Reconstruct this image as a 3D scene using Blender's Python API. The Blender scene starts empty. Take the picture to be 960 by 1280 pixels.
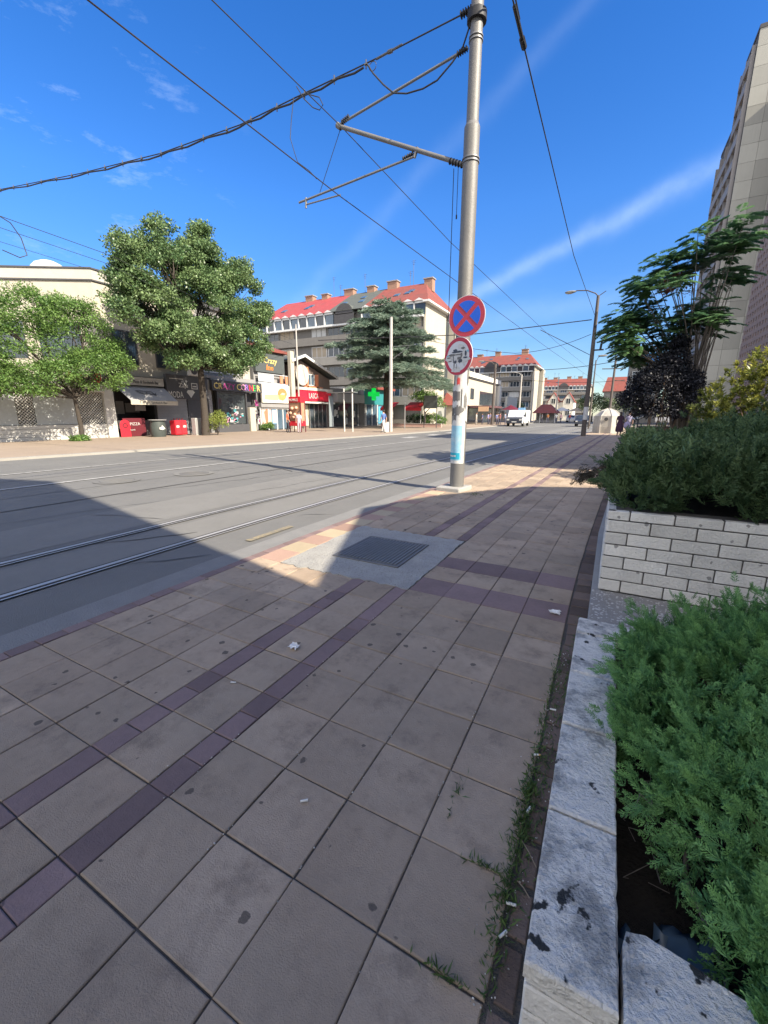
import bpy, math, random
import numpy as np
from mathutils import Vector, Matrix
R=math.radians; PI=math.pi
rnd=random.Random(7); rng=np.random.default_rng(11)
S=bpy.context.scene; COL=S.collection

# ------------------------------------------------------------------ materials
MATS={}
def M(name,col,rough=.75,var=.18,scale=6,bump=0,bscale=60,metal=0,tint=0,spec=.4,spots=None,streak=0,hue=None,emit=0,lichen=None,mott=None):
    m=bpy.data.materials.new(name); m.use_nodes=True; nt=m.node_tree; N=nt.nodes; L=nt.links
    b=N['Principled BSDF']; b.inputs['Roughness'].default_value=rough; b.inputs['Metallic'].default_value=metal
    b.inputs['Specular IOR Level'].default_value=spec
    tc=N.new('ShaderNodeTexCoord')
    def noise(s,d=5,r=.6,vec=None):
        n=N.new('ShaderNodeTexNoise'); n.inputs['Scale'].default_value=s; n.inputs['Detail'].default_value=d; n.inputs['Roughness'].default_value=r
        L.new(vec or tc.outputs['Object'],n.inputs['Vector']); return n.outputs['Fac']
    def math_(op,a,b_=None,c=None):
        n=N.new('ShaderNodeMath'); n.operation=op
        for i,x in enumerate((a,b_,c)):
            if x is None: continue
            if isinstance(x,(int,float)): n.inputs[i].default_value=x
            else: L.new(x,n.inputs[i])
        return n.outputs[0]
    def mix(f,a,b_):
        n=N.new('ShaderNodeMix'); n.data_type='RGBA'
        for k,x in ((0,f),(6,a),(7,b_)):
            if isinstance(x,(int,float)): n.inputs[k].default_value=x
            elif isinstance(x,tuple): n.inputs[k].default_value=(*x[:3],1)
            else: L.new(x,n.inputs[k])
        return n.outputs[2]
    def scalec(c,f):
        n=N.new('ShaderNodeVectorMath'); n.operation='SCALE'
        if isinstance(c,tuple): n.inputs[0].default_value=c[:3]
        else: L.new(c,n.inputs[0])
        L.new(f,n.inputs[3]); return n.outputs[0]
    n1=noise(scale); n2=noise(scale*9,3)
    f=math_('ADD',math_('MULTIPLY_ADD',n1,2*var,1-var),math_('MULTIPLY_ADD',n2,var,-var/2))
    c=tuple(col)
    if hue: c=mix(noise(scale*.6,3),c,tuple(hue))
    if tint:
        a=N.new('ShaderNodeAttribute'); a.attribute_name='tint'
        f=math_('MULTIPLY',f,math_('MULTIPLY_ADD',a.outputs['Fac'],2*tint,1-tint))
    if streak:
        mp=N.new('ShaderNodeMapping'); mp.inputs['Scale'].default_value=(3,3,.25); L.new(tc.outputs['Object'],mp.inputs[0])
        f=math_('MULTIPLY',f,math_('MULTIPLY_ADD',noise(1.6,4,.6,mp.outputs[0]),2*streak,1-streak))
    if c==tuple(col): c=scalec(c,f)
    else: c=scalec(c,f)
    def ramp(x,a,b_):
        n=N.new('ShaderNodeMapRange'); n.inputs[1].default_value=a; n.inputs[2].default_value=b_; n.interpolation_type='SMOOTHSTEP'
        L.new(x,n.inputs[0]); return n.outputs[0]
    if mott:
        sc,a,b_,mc,amt=mott; c=mix(math_('MULTIPLY',ramp(noise(sc,9,.72),a,b_),amt),c,tuple(mc))
    if lichen:
        sc,a,lc=lichen; c=mix(ramp(noise(sc,4,.55),a,a+.045),c,tuple(lc))
    if spots:
        sc,th,scol,amt=spots
        vo=N.new('ShaderNodeTexVoronoi'); vo.inputs['Scale'].default_value=sc
        ds=N.new('ShaderNodeVectorMath'); ds.operation='ADD'; L.new(tc.outputs['Object'],ds.inputs[0])
        nc=N.new('ShaderNodeTexNoise'); nc.inputs['Scale'].default_value=sc*4; L.new(tc.outputs['Object'],nc.inputs['Vector'])
        sc2=N.new('ShaderNodeVectorMath'); sc2.operation='SCALE'; L.new(nc.outputs['Color'],sc2.inputs[0]); sc2.inputs[3].default_value=.25/sc
        L.new(sc2.outputs[0],ds.inputs[1]); L.new(ds.outputs[0],vo.inputs['Vector'])
        sx=N.new('ShaderNodeSeparateColor'); L.new(vo.outputs['Color'],sx.inputs[0])
        r=math_('MULTIPLY',sx.outputs[0],th)                 # each cell its own spot radius
        mask=math_('MULTIPLY',math_('MULTIPLY',math_('MINIMUM',math_('MAXIMUM',math_('MULTIPLY',math_('SUBTRACT',r,vo.outputs['Distance']),9/th),0.0),1.0),math_('GREATER_THAN',sx.outputs[1],.45)),amt)
        c=mix(mask,c,tuple(scol))
    L.new(c,b.inputs['Base Color'])
    if emit:
        b.inputs['Emission Color'].default_value=(*col,1); b.inputs['Emission Strength'].default_value=emit
    if bump:
        bn=N.new('ShaderNodeBump'); bn.inputs['Strength'].default_value=bump; bn.inputs['Distance'].default_value=.02
        h=math_('ADD',noise(bscale,6,.65),math_('MULTIPLY',n2,.6)); L.new(h,bn.inputs['Height']); L.new(bn.outputs[0],b.inputs['Normal'])
    else:
        rv=math_('MULTIPLY_ADD',n2,.2,rough-.1); L.new(rv,b.inputs['Roughness'])
    MATS[name]=m; return m

def leafM(name,c1,c2,trans=.3,rough=.5,dry=None):
    m=bpy.data.materials.new(name); m.use_nodes=True; nt=m.node_tree; N=nt.nodes; L=nt.links
    b=N['Principled BSDF']; b.inputs['Roughness'].default_value=rough; b.inputs['Specular IOR Level'].default_value=.35
    a=N.new('ShaderNodeAttribute'); a.attribute_name='tint'
    mx=N.new('ShaderNodeValToRGB'); L.new(a.outputs['Fac'],mx.inputs[0]); e=mx.color_ramp.elements
    e[0].position=.10 if dry else 0; e[0].color=(*c1,1); e[1].position=.95; e[1].color=(*c2,1)
    if dry: q=e.new(.0); q.color=(*dry,1)
    L.new(mx.outputs[0],b.inputs['Base Color'])
    t=N.new('ShaderNodeBsdfTranslucent'); L.new(mx.outputs[0],t.inputs[0])
    ms=N.new('ShaderNodeMixShader'); ms.inputs[0].default_value=trans
    L.new(b.outputs[0],ms.inputs[1]); L.new(t.outputs[0],ms.inputs[2]); L.new(ms.outputs[0],N['Material Output'].inputs[0])
    return m
def glassM(name,col=(.03,.04,.05),rough=.08):
    return M(name,col,rough=rough,var=.3,scale=.7,spec=.7)

# ------------------------------------------------------------------ mesh builder
class MB:
    def __init__(s): s.v=[]; s.f=[]; s.m=[]; s.t=[]
    def add(s,vs,fs,m=0,t=.5):
        o=len(s.v); s.v+= [tuple(v) for v in vs]
        for f in fs: s.f.append(tuple(i+o for i in f)); s.m.append(m); s.t.append(t)
        return s
    def box(s,x0,x1,y0,y1,z0,z1,m=0,t=.5):
        x0,x1=min(x0,x1),max(x0,x1);y0,y1=min(y0,y1),max(y0,y1);z0,z1=min(z0,z1),max(z0,z1)
        return s.add([(x0,y0,z0),(x1,y0,z0),(x1,y1,z0),(x0,y1,z0),(x0,y0,z1),(x1,y0,z1),(x1,y1,z1),(x0,y1,z1)],
              [(0,3,2,1),(4,5,6,7),(0,1,5,4),(1,2,6,5),(2,3,7,6),(3,0,4,7)],m,t)
    def obox(s,c,sz,rz=0,m=0,t=.5,rx=0,ry=0):
        mt=Matrix.Rotation(rz,3,'Z')@Matrix.Rotation(ry,3,'Y')@Matrix.Rotation(rx,3,'X'); c=Vector(c)
        vs=[]
        for dz in (-.5,.5):
            for dx,dy in ((-.5,-.5),(.5,-.5),(.5,.5),(-.5,.5)): vs.append(c+mt@Vector((dx*sz[0],dy*sz[1],dz*sz[2])))
        return s.add(vs,[(0,3,2,1),(4,5,6,7),(0,1,5,4),(1,2,6,5),(2,3,7,6),(3,0,4,7)],m,t)
    def tube(s,pts,r,n=8,m=0,t=.5,cap=True):
        pts=[Vector(p) for p in pts]; k=len(pts)
        rs=r if isinstance(r,(list,tuple)) else [r]*k
        vs=[];up=None
        for i,p in enumerate(pts):
            d=(pts[min(i+1,k-1)]-pts[max(i-1,0)]); d.normalize()
            if up is None:
                up=Vector((0,0,1)) if abs(d.z)<.9 else Vector((1,0,0))
            a=d.cross(up); a.normalize(); b_=a.cross(d); up=b_
            for j in range(n):
                th=2*PI*j/n; vs.append(p+(a*math.cos(th)+b_*math.sin(th))*rs[i])
        fs=[]
        for i in range(k-1):
            for j in range(n):
                j2=(j+1)%n; fs.append((i*n+j,i*n+j2,(i+1)*n+j2,(i+1)*n+j))
        if cap: fs.append(tuple(range(n))[::-1]); fs.append(tuple(range((k-1)*n,k*n)))
        return s.add(vs,[f[::-1] for f in fs],m,t)
    def prism(s,poly,z0,z1,m=0,t=.5):
        n=len(poly); zt=z1 if isinstance(z1,(list,tuple)) else [z1]*n
        vs=[(x,y,z0) for x,y in poly]+[(p[0],p[1],zt[i]) for i,p in enumerate(poly)]
        fs=[tuple(range(n))[::-1],tuple(range(n,2*n))]+[(i,(i+1)%n,n+(i+1)%n,n+i) for i in range(n)]
        return s.add(vs,fs,m,t)
    def slab(s,poly,o,u,v,w,d,m=0,t=.5):     # 2D outline (u,v plane at o) extruded d along w
        o,u,v,w=map(Vector,(o,u,v,w)); n=len(poly)
        a=[o+u*p[0]+v*p[1] for p in poly]; b=[p+w*d for p in a]
        return s.add(a+b,[tuple(range(n))[::-1],tuple(range(n,2*n))]+[(i,(i+1)%n,n+(i+1)%n,n+i) for i in range(n)],m,t)
    def disc(s,o,u,v,w,r,d,n=28,m=0,r0=0):
        if not r0: return s.slab([(r*math.cos(2*PI*i/n),r*math.sin(2*PI*i/n)) for i in range(n)],o,u,v,w,d,m)
        o,u,v,w=map(Vector,(o,u,v,w)); vs=[]
        for dd in (0,d):
            for rr in (r0,r):
                for i in range(n):
                    th=2*PI*i/n; vs.append(o+u*rr*math.cos(th)+v*rr*math.sin(th)+w*dd)
        fs=[]
        for i in range(n):
            j=(i+1)%n; fs+=[(2*n+i,3*n+i,3*n+j,2*n+j),(n+i,n+j,3*n+j,3*n+i),(i,2*n+i,2*n+j,j),(i,j,n+j,n+i)]
        return s.add(vs,fs,m)
    def sphere(s,c,r,m=0,nu=12,nv=8,t=.5):
        rx,ry,rz=r if isinstance(r,(tuple,list)) else (r,r,r); vs=[];fs=[]
        for i in range(nv+1):
            ph=PI*i/nv
            for j in range(nu):
                th=2*PI*j/nu; vs.append((c[0]+rx*math.sin(ph)*math.cos(th),c[1]+ry*math.sin(ph)*math.sin(th),c[2]+rz*math.cos(ph)))
        for i in range(nv):
            for j in range(nu):
                j2=(j+1)%nu; fs.append((i*nu+j,(i+1)*nu+j,(i+1)*nu+j2,i*nu+j2))
        return s.add(vs,fs,m,t)
    def split(s,name,mats,parent=None,**kw):      # every separate piece becomes a part of its own
        par=list(range(len(s.v)))
        def fd(a):
            while par[a]!=a: par[a]=par[par[a]]; a=par[a]
            return a
        for f in s.f:
            for i in f[1:]: par[fd(i)]=fd(f[0])
        gr={}
        for k,f in enumerate(s.f): gr.setdefault(fd(f[0]),[]).append(k)
        out=[]
        for ks in gr.values():
            b=MB(); ids={}
            for k in ks:
                for i in s.f[k]:
                    if i not in ids: ids[i]=len(b.v); b.v.append(s.v[i])
                b.f.append(tuple(ids[i] for i in s.f[k])); b.m.append(s.m[k]); b.t.append(s.t[k])
            out.append(b.build(name,mats,parent,**kw))
        return out
    def bend(s,fn): s.v=[fn(v) for v in s.v]; return s
    def build(s,name,mats,parent=None,smooth=False,bevel=0,label=None,seg=1):
        me=bpy.data.meshes.new(name); off=WORLD(parent)
        me.from_pydata([(v[0]-off[0],v[1]-off[1],v[2]-off[2]) for v in s.v],[],s.f)
        if not isinstance(mats,(list,tuple)): mats=[mats]
        for m in mats: me.materials.append(m)
        if len(mats)>1: me.polygons.foreach_set('material_index',s.m)
        a=me.attributes.new('tint','FLOAT','FACE'); a.data.foreach_set('value',s.t)
        if smooth: me.polygons.foreach_set('use_smooth',[True]*len(s.f))
        o=bpy.data.objects.new(name,me); COL.objects.link(o)
        if parent: o.parent=parent
        if bevel:
            b=o.modifiers.new('bevel','BEVEL'); b.width=bevel; b.segments=seg; b.limit_method='ANGLE'
        if smooth and not bevel:
            try:
                me.set_sharp_from_angle(angle=R(40))
            except Exception: pass
        if label: o['label']=label
        return o
def WORLD(p):
    v=Vector((0,0,0))
    while p is not None: v=v+p.location; p=p.parent
    return v
def thing(name,label,cat,loc=(0,0,0),group=None):
    o=bpy.data.objects.new(name,None); COL.objects.link(o); o.location=loc; o.empty_display_size=.3
    o['label']=label; o['category']=cat
    if group: o['group']=group
    return o
def tag(o,label,cat,group=None):
    o['label']=label; o['category']=cat
    if group: o['group']=group
    return o
def struct(o): o['kind']='structure'; return o
def stuff(o,label,cat): o['kind']='stuff'; o['label']=label; o['category']=cat; return o
def kids(o): return [c for c in COL.objects if c.parent==o]
def dup(root,loc,rz=0,label=None,scale=1):
    r=root.copy(); COL.objects.link(r); r.location=loc; r.rotation_euler=(0,0,rz); r.scale=(scale,)*3
    if label: r['label']=label
    def rec(a,b):
        for c in kids(a):
            d=c.copy(); COL.objects.link(d); d.parent=b; rec(c,d)
    rec(root,r); return r
def text(body,size,o,mat,parent,name='lettering',facing='X',extr=.015,sx=1,align='LEFT',shear=0):
    cu=bpy.data.curves.new(name,'FONT'); cu.body=body; cu.size=size; cu.extrude=extr; cu.align_x=align; cu.shear=shear; cu.resolution_u=2
    t=bpy.data.objects.new(name,cu); COL.objects.link(t); dg=bpy.context.evaluated_depsgraph_get()
    me=bpy.data.meshes.new_from_object(t.evaluated_get(dg)); bpy.data.objects.remove(t)
    off=WORLD(parent); mt={'X':Matrix(((0,0,1),(1,0,0),(0,1,0))),'-Y':Matrix(((1,0,0),(0,0,-1),(0,1,0)))}[facing].to_4x4()
    me.transform(Matrix.Translation(Vector(o)-off)@mt@Matrix.Diagonal((sx,1,1,1)))
    me.materials.clear(); me.materials.append(mat)
    ob=bpy.data.objects.new(name,me); COL.objects.link(ob); ob.parent=parent; return ob

# ------------------------------------------------------------------ foliage
def norm(a): return a/np.maximum(np.linalg.norm(a,axis=-1,keepdims=True),1e-9)
def quads(name,V,mat,T,parent=None,label=None):
    """V: (N,4,3) quads, T: (N,) tint"""
    N=len(V); me=bpy.data.meshes.new(name); off=np.array(WORLD(parent))
    me.vertices.add(N*4); me.vertices.foreach_set('co',(V-off).astype(np.float32).ravel())
    me.loops.add(N*4); me.loops.foreach_set('vertex_index',np.arange(N*4,dtype=np.int32))
    me.polygons.add(N); me.polygons.foreach_set('loop_start',np.arange(0,N*4,4,dtype=np.int32))
    me.update(calc_edges=True)
    a=me.attributes.new('tint','FLOAT','FACE'); a.data.foreach_set('value',np.clip(T,0,1).astype(np.float32))
    me.materials.append(mat); o=bpy.data.objects.new(name,me); COL.objects.link(o)
    if parent: o.parent=parent
    if label: o['label']=label
    return o
def leafquads(P,D,N_,L,W,fold=.25):
    D=norm(D); Sd=norm(np.cross(D,N_)); U=np.cross(Sd,D)
    L=np.asarray(L).reshape(-1,1) ; W=np.asarray(W).reshape(-1,1)
    a=P; b=P+D*L*.45+Sd*W*.5+U*W*fold*.5; c=P+D*L-U*L*.12; d=P+D*L*.45-Sd*W*.5+U*W*fold*.5
    return np.stack([a,b,c,d],1)
def rdir(n): return norm(rng.normal(size=(n,3)))
def clump_leaves(C,rad,per,L,W,up=.4,flat=1.0,out=None,droop=0):
    """leaves scattered in clumps C (n,3) with gaussian radius"""
    n=len(C); N=n*per; idx=np.repeat(np.arange(n),per)
    rad=np.asarray(rad)*np.ones(n)
    g=rng.normal(size=(N,3)); g=norm(g)*(rng.random((N,1))**.5); g[:,2]*=flat
    P=C[idx]+g*rad[idx][:,None]
    D=rdir(N)*.8+g*.8; D[:,2]-=droop
    Nn=rdir(N)*.7; Nn[:,2]+=up
    l=L*(.7+.6*rng.random(N)); w=W*(.7+.6*rng.random(N))
    ct=rng.random(n)*.5; T=ct[idx]+rng.random(N)*.5
    return leafquads(P,D,Nn,l,w),T
def branchy(mb,a,b,r0,r1,wob=.08,k=5,n=6):
    a=Vector(a);b=Vector(b); L=(b-a).length; pts=[];rs=[]
    for i in range(k+1):
        t=i/k; p=a.lerp(b,t)
        if 0<i<k: p+=Vector((rnd.uniform(-1,1),rnd.uniform(-1,1),rnd.uniform(-.4,.6)))*wob*L
        pts.append(p); rs.append(r0+(r1-r0)*t)
    mb.tube(pts,rs,n); return pts
# spray prototypes (juniper, cedar): unit length along +X in XY plane with some Z
def spray_proto(seed,nt=11,ang=48,tw=.34,sub=4,wid=.03):
    g=np.random.default_rng(seed); Q=[];T=[]
    def seg(p,d,L,w,t):
        s=np.cross(d,[0,0,1.]); s=s/np.linalg.norm(s)
        s=s*math.cos(a:=g.uniform(-1.2,1.2))+np.array([0,0,1.])*math.sin(a)
        Q.append([p,p+d*L*.5+s*w,p+d*L,p+d*L*.5-s*w]); T.append(t)
    pos=lambda t:np.array([t,.05*math.sin(3*t),.10*t*t])
    for i in range(nt):
        t=.06+.90*i/nt; seg(pos(max(0,t-.1)),norm(pos(t+.05)-pos(t-.05)),.17,wid*.8,.35+.5*t)
        for sd in (-1,1):
            L=tw*(1.15-.8*t)*g.uniform(.75,1.2); a=R(ang*g.uniform(.75,1.2)); d=norm(np.array([math.cos(a),sd*math.sin(a),g.uniform(-.35,.45)]))
            p=pos(t); seg(p,d,L,wid*.8,.3+.4*t)
            for k in range(sub):
                q=p+d*L*(.2+.75*k/sub); a2=a+R(g.uniform(-38,38)); d2=norm(np.array([math.cos(a2),sd*math.sin(a2),g.uniform(-.3,.4)]))
                seg(q,d2,L*.42*g.uniform(.7,1.2),wid*.75,.4+.6*g.random()*t)
    return np.array(Q),np.array(T)
PROTO=[spray_proto(s) for s in (1,2,3,4)]
PROTO_LO=[spray_proto(s,nt=6,tw=.42,sub=1,wid=.045) for s in (5,6,7)]
def sprays(P,D,Ls,protos=PROTO,tv=.5,upn=None):
    D=norm(D); N=len(P); up=rdir(N)*.55+np.array([0,0,1.]) if upn is None else upn
    Y=norm(np.cross(up,D)); Z=np.cross(D,Y); Vs=[];Ts=[]
    which=rng.integers(0,len(protos),N); tb=rng.random(N)
    for k,(Q,T) in enumerate(protos):
        i=np.where(which==k)[0]
        if not len(i): continue
        Mx=np.stack([D[i],Y[i],Z[i]],2)*Ls[i][:,None,None]
        V=np.einsum('nij,qkj->nqki',Mx,Q)+P[i][:,None,None,:]
        Vs.append(V.reshape(-1,4,3)); Ts.append((T[None,:]*(1-tv)+tb[i][:,None]*tv).ravel())
    return np.concatenate(Vs),np.concatenate(Ts)
# ------------------------------------------------------------------ shared materials
asph=M('asphalt',(.158,.154,.142),.85,.16,1.2,.5,120,hue=(.132,.13,.122),spots=(.55,.35,(.12,.118,.112),.4))
gnd=M('far_ground',(.17,.16,.145),.9,.2,.8)
conc=M('concrete',(.36,.35,.32),.85,.18,4,.5,80,hue=(.30,.29,.27))
pebconc=M('pebbly_concrete',(.42,.40,.35),.85,.22,7,1.0,45,hue=(.27,.265,.25),spots=(55,.5,(.2,.19,.17),.7))
gutterm=M('gutter_concrete',(.215,.21,.195),.8,.2,5,.4,90,hue=(.17,.168,.158))
paver=M("paver_tan",(.395,.292,.204),.8,.26,2.6,.4,200,tint=.14,hue=(.335,.275,.205),spots=(9.5,.22,(.065,.055,.048),.75),mott=(5,.48,.70,(.205,.16,.12),.75),spec=.15)
purple=M('paver_purple',(.205,.142,.13),.85,.28,4,.3,150,tint=.22,spots=(5,.12,(.05,.04,.045),.7))
redpv=M('paver_red',(.33,.215,.16),.8,.15,4,.3,150,tint=.15)
yelpv=M('paver_yellow',(.39,.315,.205),.8,.15,4,.3,150,tint=.15)
brownpv=M('paver_brown',(.17,.125,.10),.9,.25,6,.5,100,tint=.3,spec=.15)
jointm=M('joint_dirt',(.075,.066,.057),.95,.45,14,.8,120,hue=(.13,.115,.095))
whiteln=M('road_paint',(.48,.47,.44),.7,.3,7,hue=(.27,.265,.25),mott=(9,.5,.62,(.16,.155,.145),.8))
steel=M('rail_steel',(.46,.45,.43),.45,.15,9,metal=.35)
darkgr=M('groove_dirt',(.05,.045,.04),.9,.3,10)
tarm=M('tar_seam',(.06,.058,.055),.8,.3,5)
farpv=M('far_paving',(.29,.225,.165),.85,.16,.7,.3,20,hue=(.24,.19,.15))
farkb=M('far_kerb_stone',(.27,.255,.225),.8,.15,3)

def bx(y):
    return .05*(y-3)**2/y if y>3 else 0.0
bf=lambda v:(v[0]+bx(v[1]),v[1],v[2])
def strip(mb,x0,x1,y0,y1,z,m=0,step=1.5,t=.5):
    n=max(1,int((y1-y0)/step)); vs=[];fs=[]
    for i in range(n+1):
        y=y0+(y1-y0)*i/n; vs+=[(x0+bx(y),y,z),(x1+bx(y),y,z)]
    for i in range(n): fs.append((2*i,2*i+1,2*i+3,2*i+2))
    return mb.add(vs,fs,m,t)

# ------------------------------------------------------------------ ground, road, pavements
struct(MB().add([(-600,-600,-.06),(600,-600,-.06),(600,600,-.06),(-600,600,-.06)],[(0,1,2,3)]).build('ground',gnd))
rd=MB(); n=90
FK=[(-40,-21),(-10,-18.6),(4,-16.8),(10.7,-16.0),(18.7,-14.6),(33,-13.0),(60,-12.6),(220,-8)]
def fk(y):
    for (a,xa),(b,xb) in zip(FK,FK[1:]):
        if y<=b: return xa+(xb-xa)*(y-a)/(b-a)
    return FK[-1][1]
vs=[];fs=[]
for i in range(n+1):
    y=-40+i*(260/n); vs+=[(fk(y)-.05,y,-.03),(-3.1+bx(y),y,-.03)]
for i in range(n): fs.append((2*i,2*i+1,2*i+3,2*i+2))
struct(rd.add(vs,fs).build('road',asph))
# worn asphalt bands, patches and tar seams lying on the road
am2=M('asphalt_dark',(.143,.14,.131),.85,.18,1.5,.5,120)
am3=M('asphalt_light',(.172,.167,.153),.85,.16,1.5,.5,120)
pt=MB()
strip(pt,-4.93,-4.22,-8,60,-.0262,1)                     # paler fill between the rails
strip(pt,-6.6,-5.35,-8,60,-.0266,1)
strip(pt,-7.93,-7.88,-8,70,-.0225,2)
strip(pt,-10.0,-9.1,-8,60,-.0262,0)
strip(pt,-12.4,-11.4,-8,60,-.0262,0)
def crack(p,q,w,seed,z=-.0215):
    r=random.Random(seed); P=[Vector((*p,0)),Vector((*q,0))]; n=max(4,int((P[1]-P[0]).length/.18)); d=(P[1]-P[0]).normalized(); nd=Vector((-d.y,d.x,0)); vs=[];fs=[]
    off=0
    for i in range(n+1):
        off=off*.7+r.gauss(0,.03); c=P[0].lerp(P[1],i/n)+nd*off; ww=w*r.uniform(.35,1.2)*(.3 if i in (0,n) else 1)
        vs+=[(c.x+bx(c.y)+nd.x*ww/2,c.y+nd.y*ww/2,z),(c.x+bx(c.y)-nd.x*ww/2,c.y-nd.y*ww/2,z)]
    for i in range(n): fs.append((2*i,2*i+1,2*i+3,2*i+2))
    pt.add(vs,fs,2)
for k,(p,q,w) in enumerate([((-5.0,2.45),(-4.45,3.35),.035),((-4.05,2.1),(-3.55,2.8),.02),((-9.3,9.3),(-7.2,8.3),.05),((-7.9,4),(-6.9,9),.02),((-11,5),(-10.6,14),.018),((-6.4,11),(-5.5,19),.018),((-12.2,9),(-8.4,10.2),.018),((-9.0,12),(-8.6,26),.02),((-3.9,4.6),(-3.45,4.9),.015),((-6.6,3.2),(-5.4,3.6),.018),((-14.5,8),(-12,16),.02),((-8.4,18),(-5.6,18.8),.02),((-6.0,5.5),(-5.6,8.2),.014),((-7.2,1.5),(-6.6,4.5),.014)]): crack(p,q,w,k)
struct(pt.build('road_patches',[am2,am3,tarm]))
mk=MB()
strip(mk,-10.32,-10.2,-8,80,-.018)
strip(mk,-12.78,-12.68,-8,20,-.018)
for y in (24,28,32): mk.add([(-11.6,y,-.018),(-10.9,y,-.018),(-10.9,y+1.6,-.018),(-11.6,y+1.6,-.018)],[(0,1,2,3)])
struct(mk.build('road_markings',whiteln))
yl=M('yellow_paint',(.27,.22,.125),.8,.3,9,hue=(.22,.19,.13),mott=(12,.45,.6,(.14,.135,.12),.85))
m_=MB(); strip(m_,-3.62,-3.53,3.35,4.1,-.018,step=.2); struct(m_.build('road_edge_marking',yl))
tr=MB()
for xr in (-4.17,-5.13):
    strip(tr,xr-.026,xr+.026,-8,95,-.014,0); strip(tr,xr+.035,xr+.075,-8,95,-.0165,1); strip(tr,xr+.075,xr+.095,-8,95,-.014,0)
    strip(tr,xr-.06,xr-.035,-8,95,-.0165,1)
struct(tr.build('tram_rails',[steel,darkgr]))
g_=MB(); strip(g_,-3.42,-3.125,-8,95,-.022); struct(g_.build('gutter_strip',gutterm))
# our pavement: a bed and every paving stone as a real bevelled piece in one sheet
bed=MB(); strip(bed,-3.12,6,-8,130,-.0075,step=3); 
vs=[];fs=[]
struct(bed.build('paving_bed',jointm))
pv=MB()
def stone(x0,x1,y0,y1,m,t=None,g=.0021,bz=.0028):
    t=rnd.random() if t is None else t
    dz=rnd.uniform(-.0022,.0012); tx=rnd.uniform(-.0012,.0012); ty=rnd.uniform(-.0012,.0012)
    a,b,c,d=x0+g+rnd.uniform(-.001,.0022),x1-g+rnd.uniform(-.0022,.001),y0+g+rnd.uniform(-.001,.0022),y1-g+rnd.uniform(-.0022,.001); h=.0035
    z=[dz-tx-ty,dz+tx-ty,dz+tx+ty,dz-tx+ty]
    vs=[(a,c,-.016),(b,c,-.016),(b,d,-.016),(a,d,-.016)]
    vs+=[(a,c,z[0]-bz),(b,c,z[1]-bz),(b,d,z[2]-bz),(a,d,z[3]-bz)]
    vs+=[(a+h,c+h,z[0]),(b-h,c+h,z[1]),(b-h,d-h,z[2]),(a+h,d-h,z[3])]
    fs=[(8,9,10,11)]
    for i in range(4):
        j=(i+1)%4; fs+=[(i,j,4+j,4+i),(4+i,4+j,8+j,8+i)]
    pv.add([bf(v) for v in vs],fs,m,t)
P0,PY=1.07,.3125
cols=[(-3.01,-2.72,'c'),(-2.72,-2.435,'t'),(-2.435,-2.15,'t'),(-2.15,-1.86,'t'),(-1.86,-1.735,'p'),(-1.735,-1.45,'t'),(-1.45,-1.33,'p'),(-1.33,-1.025,'t'),(-1.025,-.72,'t'),(-.72,-.42,'t'),(-.42,-.115,'t')]
for k in range(-9,200):
    y0=P0+PY*k; y1=y0+PY
    band=(abs(y0-2.945)<.01 or abs(y0-3.57)<.01)
    for i,(a,b,kd) in enumerate(cols):
        if 2.94<y1-.05 and y0<4.42 and a>-2.7 and b<-1.3: continue
        if kd=='c' and 2.9<y0<8: m=(2,3)[(k%2)]
        elif kd=='p': m=1
        elif band and a>=-1.34: m=1
        else: m=0
        if kd=='p' and y1<40 and rnd.random()<.45:
            stone(a,b,y0,y0+PY/2,m); stone(a,b,y0+PY/2,y1,m)
        else: stone(a,b,y0,y1,m)
    if y0<40:
        for q in range(2): stone(-3.115,-3.01,y0+q*PY/2,y0+(q+1)*PY/2,1,g=.002)
        w=.012 if rnd.random()<.3 else .004
        for q in range(2): stone(-.11,-.035 if y0<2.3 else .02,y0+q*PY/2,y0+(q+1)*PY/2,4,g=w)
struct(pv.build('pavement',[paver,purple,redpv,yelpv,brownpv]))
# concrete patch round the drain
cp=MB(); N_=26; ring=[]
x0,x1,y0,y1=-2.70,-1.325,2.93,4.47
for i in range(N_): ring.append((x0+(x1-x0)*i/N_,y0+rnd.uniform(-.03,.02)))
for i in range(N_): ring.append((x1+rnd.uniform(-.012,.01),y0+(y1-y0)*i/N_))
for i in range(N_): ring.append((x1-(x1-x0)*i/N_,y1+rnd.uniform(-.02,.03)))
for i in range(N_): ring.append((x0+rnd.uniform(-.01,.012),y1-(y1-y0)*i/N_))
cp.prism(ring,-.02,.006); struct(cp.build('pavement_patch',pebconc))
iron=M('cast_iron',(.16,.155,.145),.6,.25,8,.3,60,metal=.3)
gr=thing('drain_grate','square dark iron drain grate with parallel bars set in the rough concrete patch','drain grate',(-1.98,3.72,.006))
b=MB(); b.box(-2.33,-1.645,3.35,4.08,.0062,.011); b.build('grate_plate',iron,gr)
b=MB(); b.box(-2.36,-2.33,3.32,4.11,.0065,.017); b.box(-1.645,-1.615,3.32,4.11,.0065,.017); b.box(-2.33,-1.645,3.32,3.35,.0065,.017); b.box(-2.33,-1.645,4.08,4.11,.0065,.017)
b.build('grate_frame',iron,gr,bevel=.002)
b=MB()
for i in range(17):
    x=-2.31+i*.0395; b.box(x,x+.02,3.37,4.06,.012,.022)
b.build('grate_bars',M('worn_iron',(.24,.235,.22),.5,.2,10,metal=.4),gr,bevel=.002)
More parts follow.
